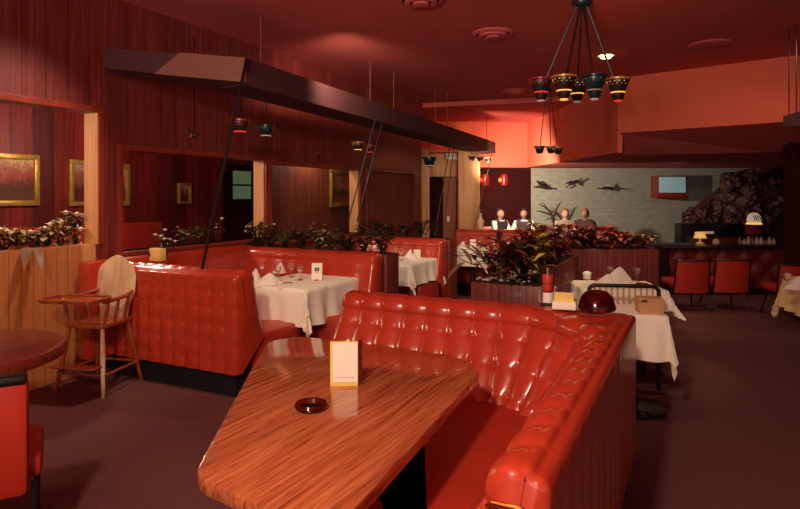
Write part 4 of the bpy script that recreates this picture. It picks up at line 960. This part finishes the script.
# glowing items
ZB = 1.06
hut = thing('display_pedestal', 'red-brown pedestal behind the bar carrying a domed white lamp', 'pedestal', (xz(754, 12.3), 12.3, 0))
B().lathe([(.2, 0), (.2, .05), (.15, .1), (.16, .95), (.2, 1.0)], seg=24).done('pedestal_column', 'trim', hut)
dm = thing('dome_lamp', 'white domed lamp with dark scrollwork and glowing base on the pedestal', 'lamp', (xz(754, 12.3), 12.3, 1.0))
M['g_dome'] = emis('dome_glow', '#d8c0a0', .5)
dm.scale = (.72, .72, .8)
B().lathe([(.17, .03), (.185, .12), (.16, .22), (.1, .28), (.02, .3)], seg=24).done('dome', 'g_dome', dm); B().lathe([(.2, 0), (.21, .02), (.18, .04)], seg=24).done('base', 'g_amber', dm)
sc = B()
for k in range(5): x = -.11+k*.055; sc.tube([(x, -.19, .1), (x+.02, -.195, .16), (x-.015, -.175, .2), (x+.03, -.16, .23)], .012, 5)
sc.done('scrollwork', 'black', dm)
lm = thing('table_lamp', 'small cream-shaded lamp standing on the bar', 'lamp', (xz(700, 9.9), 9.9, .79))
B().lathe([(.07, 0), (.07, .02), (.02, .04), (.015, .1)], seg=16).done('lamp_base', 'cream2', lm)
M['g_shade'] = emis('shade_glow', '#e8b868', .7)
B().lathe([(.1, .1), (.08, .16), (.075, .2), (.02, .205)], seg=20).done('lamp_shade', 'g_shade', lm); B().box(.04, .22, -.03, .03, .17, .21, .01).done('lamp_arm', 'g_dim', lm)
for k in range(9):
    px = 740+k*4.2; h = R.uniform(.07, .12)
    tag(B().lathe([(.028, 0), (.03, h*.6), (.012, h*.75), (.013, h)], seg=12).done('small_bottle', 'cupwhite' if k % 3 else 'clear', loc=(xz(px, 10.0), 10.0, .79)), 'small pale bottle in the row on the bar counter', 'bottle', 'bottles on the bar')
tag(B().lathe([(.05, 0), (.06, .03), (.04, .07), (.01, .09)], seg=16).done('sugar_bowl', 'cupwhite', loc=(xz(716, 9.95), 9.95, .79)), 'small pale lidded bowl right of the lamp on the bar', 'bowl')
tag(B().lathe([(.03, 0), (.033, .12), (.012, .17), (.013, .24)], seg=14).done('tall_bottle', 'cupwhite', loc=(xz(793, 9.95), 9.95, .79)), 'tall pale bottle at the right end of the bar', 'bottle')
# right-hand canopy tip
ct2 = thing('hanging_canopy', 'dark tip of a second hanging canopy at the right edge', 'canopy', pt(783, 118, 6.6))
b = B(); q = [(0, 0), (.9, -.35), (1.2, .25)]
lo = [b.m.verts.new((x, y, -.1+.0*x)) for x, y in q]; hi = [b.m.verts.new((x, y, .02+.3*x)) for x, y in q]
b.m.faces.new(lo); b.m.faces.new(hi)
for i in range(3): b.m.faces.new((lo[i], lo[(i+1) % 3], hi[(i+1) % 3], hi[i]))
b.done('fascia_beam', 'canopy', ct2, smooth=False)
c0_ = pt(783, 118, 6.6)
for dx, lab in ((.06, 'left thin cable above the canopy tip at the right edge'), (.14, 'right thin cable above the canopy tip at the right edge')): wire((c0_.x+dx, c0_.y-.01, c0_.z+.03), (c0_.x+dx, c0_.y-.01, CZ), 'suspension_cable', lab, .006)
# ---------------------------------------------------------------- people
def skinmesh(V_, E_, Rd, sub=2):
    me = bpy.data.meshes.new('s'); me.from_pydata([tuple(v) for v in V_], E_, []); o = bpy.data.objects.new('s', me); C.objects.link(o)
    m = o.modifiers.new('k', 'SKIN'); m.use_smooth_shade = True
    for i, r in enumerate(Rd): me.skin_vertices[0].data[i].radius = (r, r) if not isinstance(r, tuple) else r
    me.skin_vertices[0].data[0].use_root = True
    s2 = o.modifiers.new('u', 'SUBSURF'); s2.levels = sub
    dg = bpy.context.evaluated_depsgraph_get(); dg.update(); nm = bpy.data.meshes.new_from_object(o.evaluated_get(dg)); bpy.data.objects.remove(o); return nm
def person(label, loc, rz, skin, shirt, hair, vest=None, arm=0, group='seated people by the block wall', female=False):
    o = thing('person', label, 'person', loc, rz, group)
    V_ = [Vector(v) for v in ((0, 0, .54), (0, .0, .68), (0, .01, .82), (0, .01, .95), (0, 0, 1.03), (0, -.01, 1.09))]; E_ = [(i, i+1) for i in range(5)]; Rd = [(.15, .12), (.135, .1), (.15, .1), (.15, .095), .055, .05]
    top = {}
    for s in (-1, 1):
        i = len(V_); V_ += [Vector((s*.1, -.05, .54)), Vector((s*.12, -.42, .52)), Vector((s*.12, -.44, .1)), Vector((s*.13, -.56, .04))]; E_ += [(0, i), (i, i+1), (i+1, i+2), (i+2, i+3)]; Rd += [.09, .065, .042, .035]
        i = len(V_); el = Vector((s*.25, -.1, .74)); wr = Vector((s*.13, -.36, .8)); V_ += [Vector((s*.18, .0, .97)), el, wr, wr+Vector((-s*.02, -.08, .0))]; E_ += [(3, i), (i, i+1), (i+1, i+2), (i+2, i+3)]; Rd += [.06, .045, .028, .03]
        hd = i+3; top[s] = i
        for k, (dx, ln) in enumerate(((-.03, .06), (-.01, .075), (.01, .08), (.03, .07))):
            j = len(V_); b0 = V_[hd]+Vector((dx, -.02, 0)); V_ += [b0+Vector((0, -ln*.5, .0)), b0+Vector((0, -ln, -.02))]; E_ += [(hd, j), (j, j+1)]; Rd += [.009, .008]
        j = len(V_); V_ += [V_[hd]+Vector((-s*.04, -.0, .01)), V_[hd]+Vector((-s*.055, -.03, .0))]; E_ += [(hd, j), (j, j+1)]; Rd += [.011, .009]
    me = skinmesh(V_, E_, Rd)
    bm = bmesh.new(); bm.from_mesh(me)
    hb = bmesh.new(); bmesh.ops.create_uvsphere(hb, u_segments=28, v_segments=20, radius=1)
    for v in hb.verts:
        x, y, z = v.co; wj = 1-.28*max(0, -z)**1.5; nx = x*.08*wj; ny = y*.092*(1-.1*max(0, -z)); nz = z*.118
        if y < 0:
            if abs(x) < .22 and -.35 < z < .12: ny -= .022*(1-abs(x)/.22)*(1-abs(z+.15)/.3 if abs(z+.15) < .3 else 0)   # nose
            if .15 < abs(x) < .55 and 0 < z < .25: ny += .008                                                             # eye sockets
            if abs(x) < .3 and -.9 < z < -.65: ny -= .006
        v.co = Vector((nx, ny-.015, nz+1.165))
    t = bpy.data.meshes.new('h'); hb.to_mesh(t); hb.free(); bm.from_mesh(t); me2 = bpy.data.meshes.new('body')
    for f in bm.faces: f.smooth = True
    bm.to_mesh(me2); bm.free(); link('body', me2, skin, o)
    for s in (-1, 1):
        B().ball((s*.028, -.093, 1.175), .009, 1, .6, .8, sub=1).done('eye', 'white', o); B().ball((s*.028, -.098, 1.175), .004, sub=1).done('pupil', 'ink', o); B().ball((s*.076, 0, 1.16), .024, .35, .7, 1.1, sub=1).done('ear', skin, o)
    B().ball((0, -.098, 1.11), .02, 1.1, .35, .25, sub=1).done('mouth', 'leafr', o)
    # clothing
    def cloth_skin(idx_r, nm, mat):
        ids = [a for a, _ in idx_r]; mp = {a: k for k, a in enumerate(ids)}; ed = [(mp[a], mp[b]) for a, b in E_ if a in mp and b in mp]
        link(nm, skinmesh([V_[a] for a in ids], ed, [r for _, r in idx_r]), mat, o)
    a1, a2 = top[-1], top[1]
    cloth_skin([(0, (.165, .135)), (1, (.15, .115)), (2, (.165, .115)), (3, (.165, .108)), (4, .066), (a1, .074), (a1+1, .058), (a1+2, .042), (a2, .074), (a2+1, .058), (a2+2, .042)], 'shirt', shirt)
    if vest: cloth_skin([(0, (.2, .17)), (1, (.185, .15)), (2, (.205, .15)), (3, (.2, .135)), (a1, .085), (a2, .085)], 'vest', vest)
    cloth_skin([(0, (.16, .13)), (6, .1), (7, .078), (8, .058), (a1+4-4 if False else 6, .1)][:4]+[(k, r) for k, r in ((a2-4, .1), (a2-3, .078), (a2-2, .058))], 'trousers', 'vest')
    hr = bmesh.new(); bmesh.ops.create_uvsphere(hr, u_segments=24, v_segments=16, radius=1)
    for v in hr.verts: v.co = Vector((v.co.x*.09, v.co.y*.1+.0, v.co.z*.13+1.172))
    bmesh.ops.delete(hr, geom=[v for v in hr.verts if (v.co.y < -.02 and v.co.z < 1.225) or v.co.z < (1.09 if not female else 1.08)], context='VERTS')
    bmesh.ops.solidify(hr, geom=hr.faces[:], thickness=-.008); me = bpy.data.meshes.new('hair'); hr.to_mesh(me); hr.free(); ho = link('hair', me, hair, o)
    return o
bench = thing('bench_seat', 'long dark red bench under the people by the block wall', 'bench', (1.9, 13.85, 0))
B().box(0, 3.1, -.35, .25, .12, .44, .03).done('seat', 'vinylflat', bench); B().box(0, 3.1, .25, .4, 0, .86, .03).done('backrest', 'vinylflat', bench); B().box(.05, 3.05, -.3, .2, 0, .13).done('plinth', 'plinth', bench, smooth=False)
person('person in a dark vest over a white long-sleeved shirt, arms stretched right', (xz(500, 13.75), 13.75, 0), math.radians(38), 'skin', 'shirt', 'hair', 'vest')
person('person in a dark jacket over a white shirt beside the one in the vest', (xz(524, 13.75), 13.75, 0), math.radians(-12), 'skin', 'shirt', 'hair', 'vest')
person('fair person in a light beige shirt beside the bare branch', (xz(565, 13.75), 13.75, 0), math.radians(5), 'skinp', 'beige', 'hairf')
person('person in a bulky maroon jacket at the right of the group', (xz(585, 13.7), 13.7, 0), math.radians(-30), 'skin', 'maroon', 'hairf', 'maroon')
lt = thing('lounge_table', 'low table in front of the seated people hidden by autumn foliage', 'table', (3.1, 12.9, 0))
B().box(-1.1, .95, -.25, .25, .7, .74, .01).done('tabletop', 'darktable', lt)
for x in (-1, .85):
    for y in (-.2, .2): B().box(x-.02, x+.02, y-.02, y+.02, 0, .7).done('leg', 'black', lt)
tag(B().lathe([(.03, 0), (.06, .1), (.07, .13), (.02, .2), (.02, .28)], seg=16).done('carafe', 'cream', loc=(xz(483, 11.9), 11.9, 1.0) if False else (xz(484, 10.2), 10.62, 1.0)), 'pale carafe on top of the farthest booth by the blond column', 'carafe')
# ---------------------------------------------------------------- lights
def light(kind, loc, e, col, tgt=None, size=.1, ang=60, blend=.6, name='light'):
    l = bpy.data.lights.new(name, kind); l.energy = e; l.color = col; l.shadow_soft_size = size
    if kind == 'SPOT': l.spot_size = math.radians(ang); l.spot_blend = blend
    o = bpy.data.objects.new(name, l); C.objects.link(o); o.location = loc
    if tgt is not None: o.rotation_euler = (Vector(tgt)-Vector(loc)).to_track_quat('-Z', 'Y').to_euler()
    return o
warm = (1, .78, .58)
light('SPOT', (-1.0, -.5, 3.3), 540, warm, (1.2, 5, .6), .12, 95, .7, 'key_lamp')
light('SPOT', (206/F*Yd, Yd, CZ-.05), 110, warm, (206/F*Yd, Yd, 0), .06, 120, .5, 'downlight_lamp')
light('SPOT', (1.95, 12.4, 2.0), 150, (1, .72, .5), (2.0, 14.6, 2.95), .12, 130, .8, 'soffit_lamp')
light('SPOT', (1.35, 11.2, 2.3), 32, (1, .8, .66), (1.2, 12.9, 1.7), .15, 100, 1, 'column_lamp')
light('SPOT', (1.9, 12.2, 1.95), 480, (1, .93, .76), (4.2, 15, 1.5), .06, 110, .8, 'stone_wall_lamp')
light('SPOT', (-2.0, 4.6, 3.3), 150, warm, (-3.3, 4.6, .9), .1, 80, .8, 'plank_wall_lamp')
light('POINT', tuple(wp(-.9, 1.0, 2.3)), 50, warm, size=.1, name='inner_room_lamp')
light('POINT', tuple(wp(1.2, 1.2, 2.25)), 50, warm, size=.1, name='inner_room_lamp')
light('POINT', tuple(wp(4.2, .36, 2.3)), 14, warm, size=.06, name='inner_room_lamp')
light('SPOT', (2.1, 5.9, 3.38), 130, (1, .76, .36), (2.1, 5.65, .7), .08, 34, .8, 'table_downlight')
light('SPOT', (-.9, 4.3, 3.3), 110, warm, (-.9, 6.3, .7), .08, 80, .9, 'table_downlight')
light('SPOT', (4.5, 6.3, 3.3), 55, (1, .6, .5), (4.6, 9, .5), .1, 100, .9, 'bar_downlight')
light('POINT', (-1.4, -1.8, 2.2), 110, (1, .74, .62), size=.8, name='room_fill')  # soft fill added behind the camera, no fixture there
light('SPOT', (-.6, 6.6, 3.2), 150, warm, (-.9, 11, 1.0), .15, 120, .9, 'far_fill')  # added fill for the far room, aimed away from the camera
light('SPOT', (2.1, 6.4, 3.3), 160, (1, .7, .5), (2.2, 8.4, .9), .1, 90, .9, 'foliage_fill')  # spot added only to brighten the autumn foliage
light('SPOT', (.9, 4.1, 3.3), 60, (1, .8, .65), (.95, 5.4, .9), .1, 80, .9, 'foliage_fill')  # second added spot, brightens the plants behind the corner booth
light('SPOT', (-2.0, -1.6, 1.9), 1350, (1, .74, .64), (-.6, 3.2, 5.3), .5, 84, .9, 'ceiling_fill')  # unseen spot added behind the camera to brighten ceiling and upper wall
light('SPOT', (5.8, 12.3, 2.2), 10, (.5, .5, 1), (5.8, 13.6, 1.6), .05, 120, .9, 'rock_lamp')
w_ = bpy.data.worlds.new('world'); bpy.context.scene.world = w_; w_.use_nodes = True
w_.node_tree.nodes['Background'].inputs[0].default_value = (1, .68, .6, 1); w_.node_tree.nodes['Background'].inputs[1].default_value = .55
# ---------------------------------------------------------------- camera
cam = bpy.data.cameras.new('camera'); co = bpy.data.objects.new('camera', cam); C.objects.link(co)
co.location = (0, 0, H); co.rotation_euler = (PI/2, 0, 0); cam.sensor_width = 36; cam.lens = 36*F/800; cam.shift_y = (HY-254.5)/800; cam.clip_start = .05; cam.clip_end = 100
S = bpy.context.scene; S.camera = co
S.view_settings.view_transform = 'Standard'; S.view_settings.look = 'None'; S.view_settings.gamma = 1; S.view_settings.exposure = -.22; S.view_settings.use_curve_mapping = False
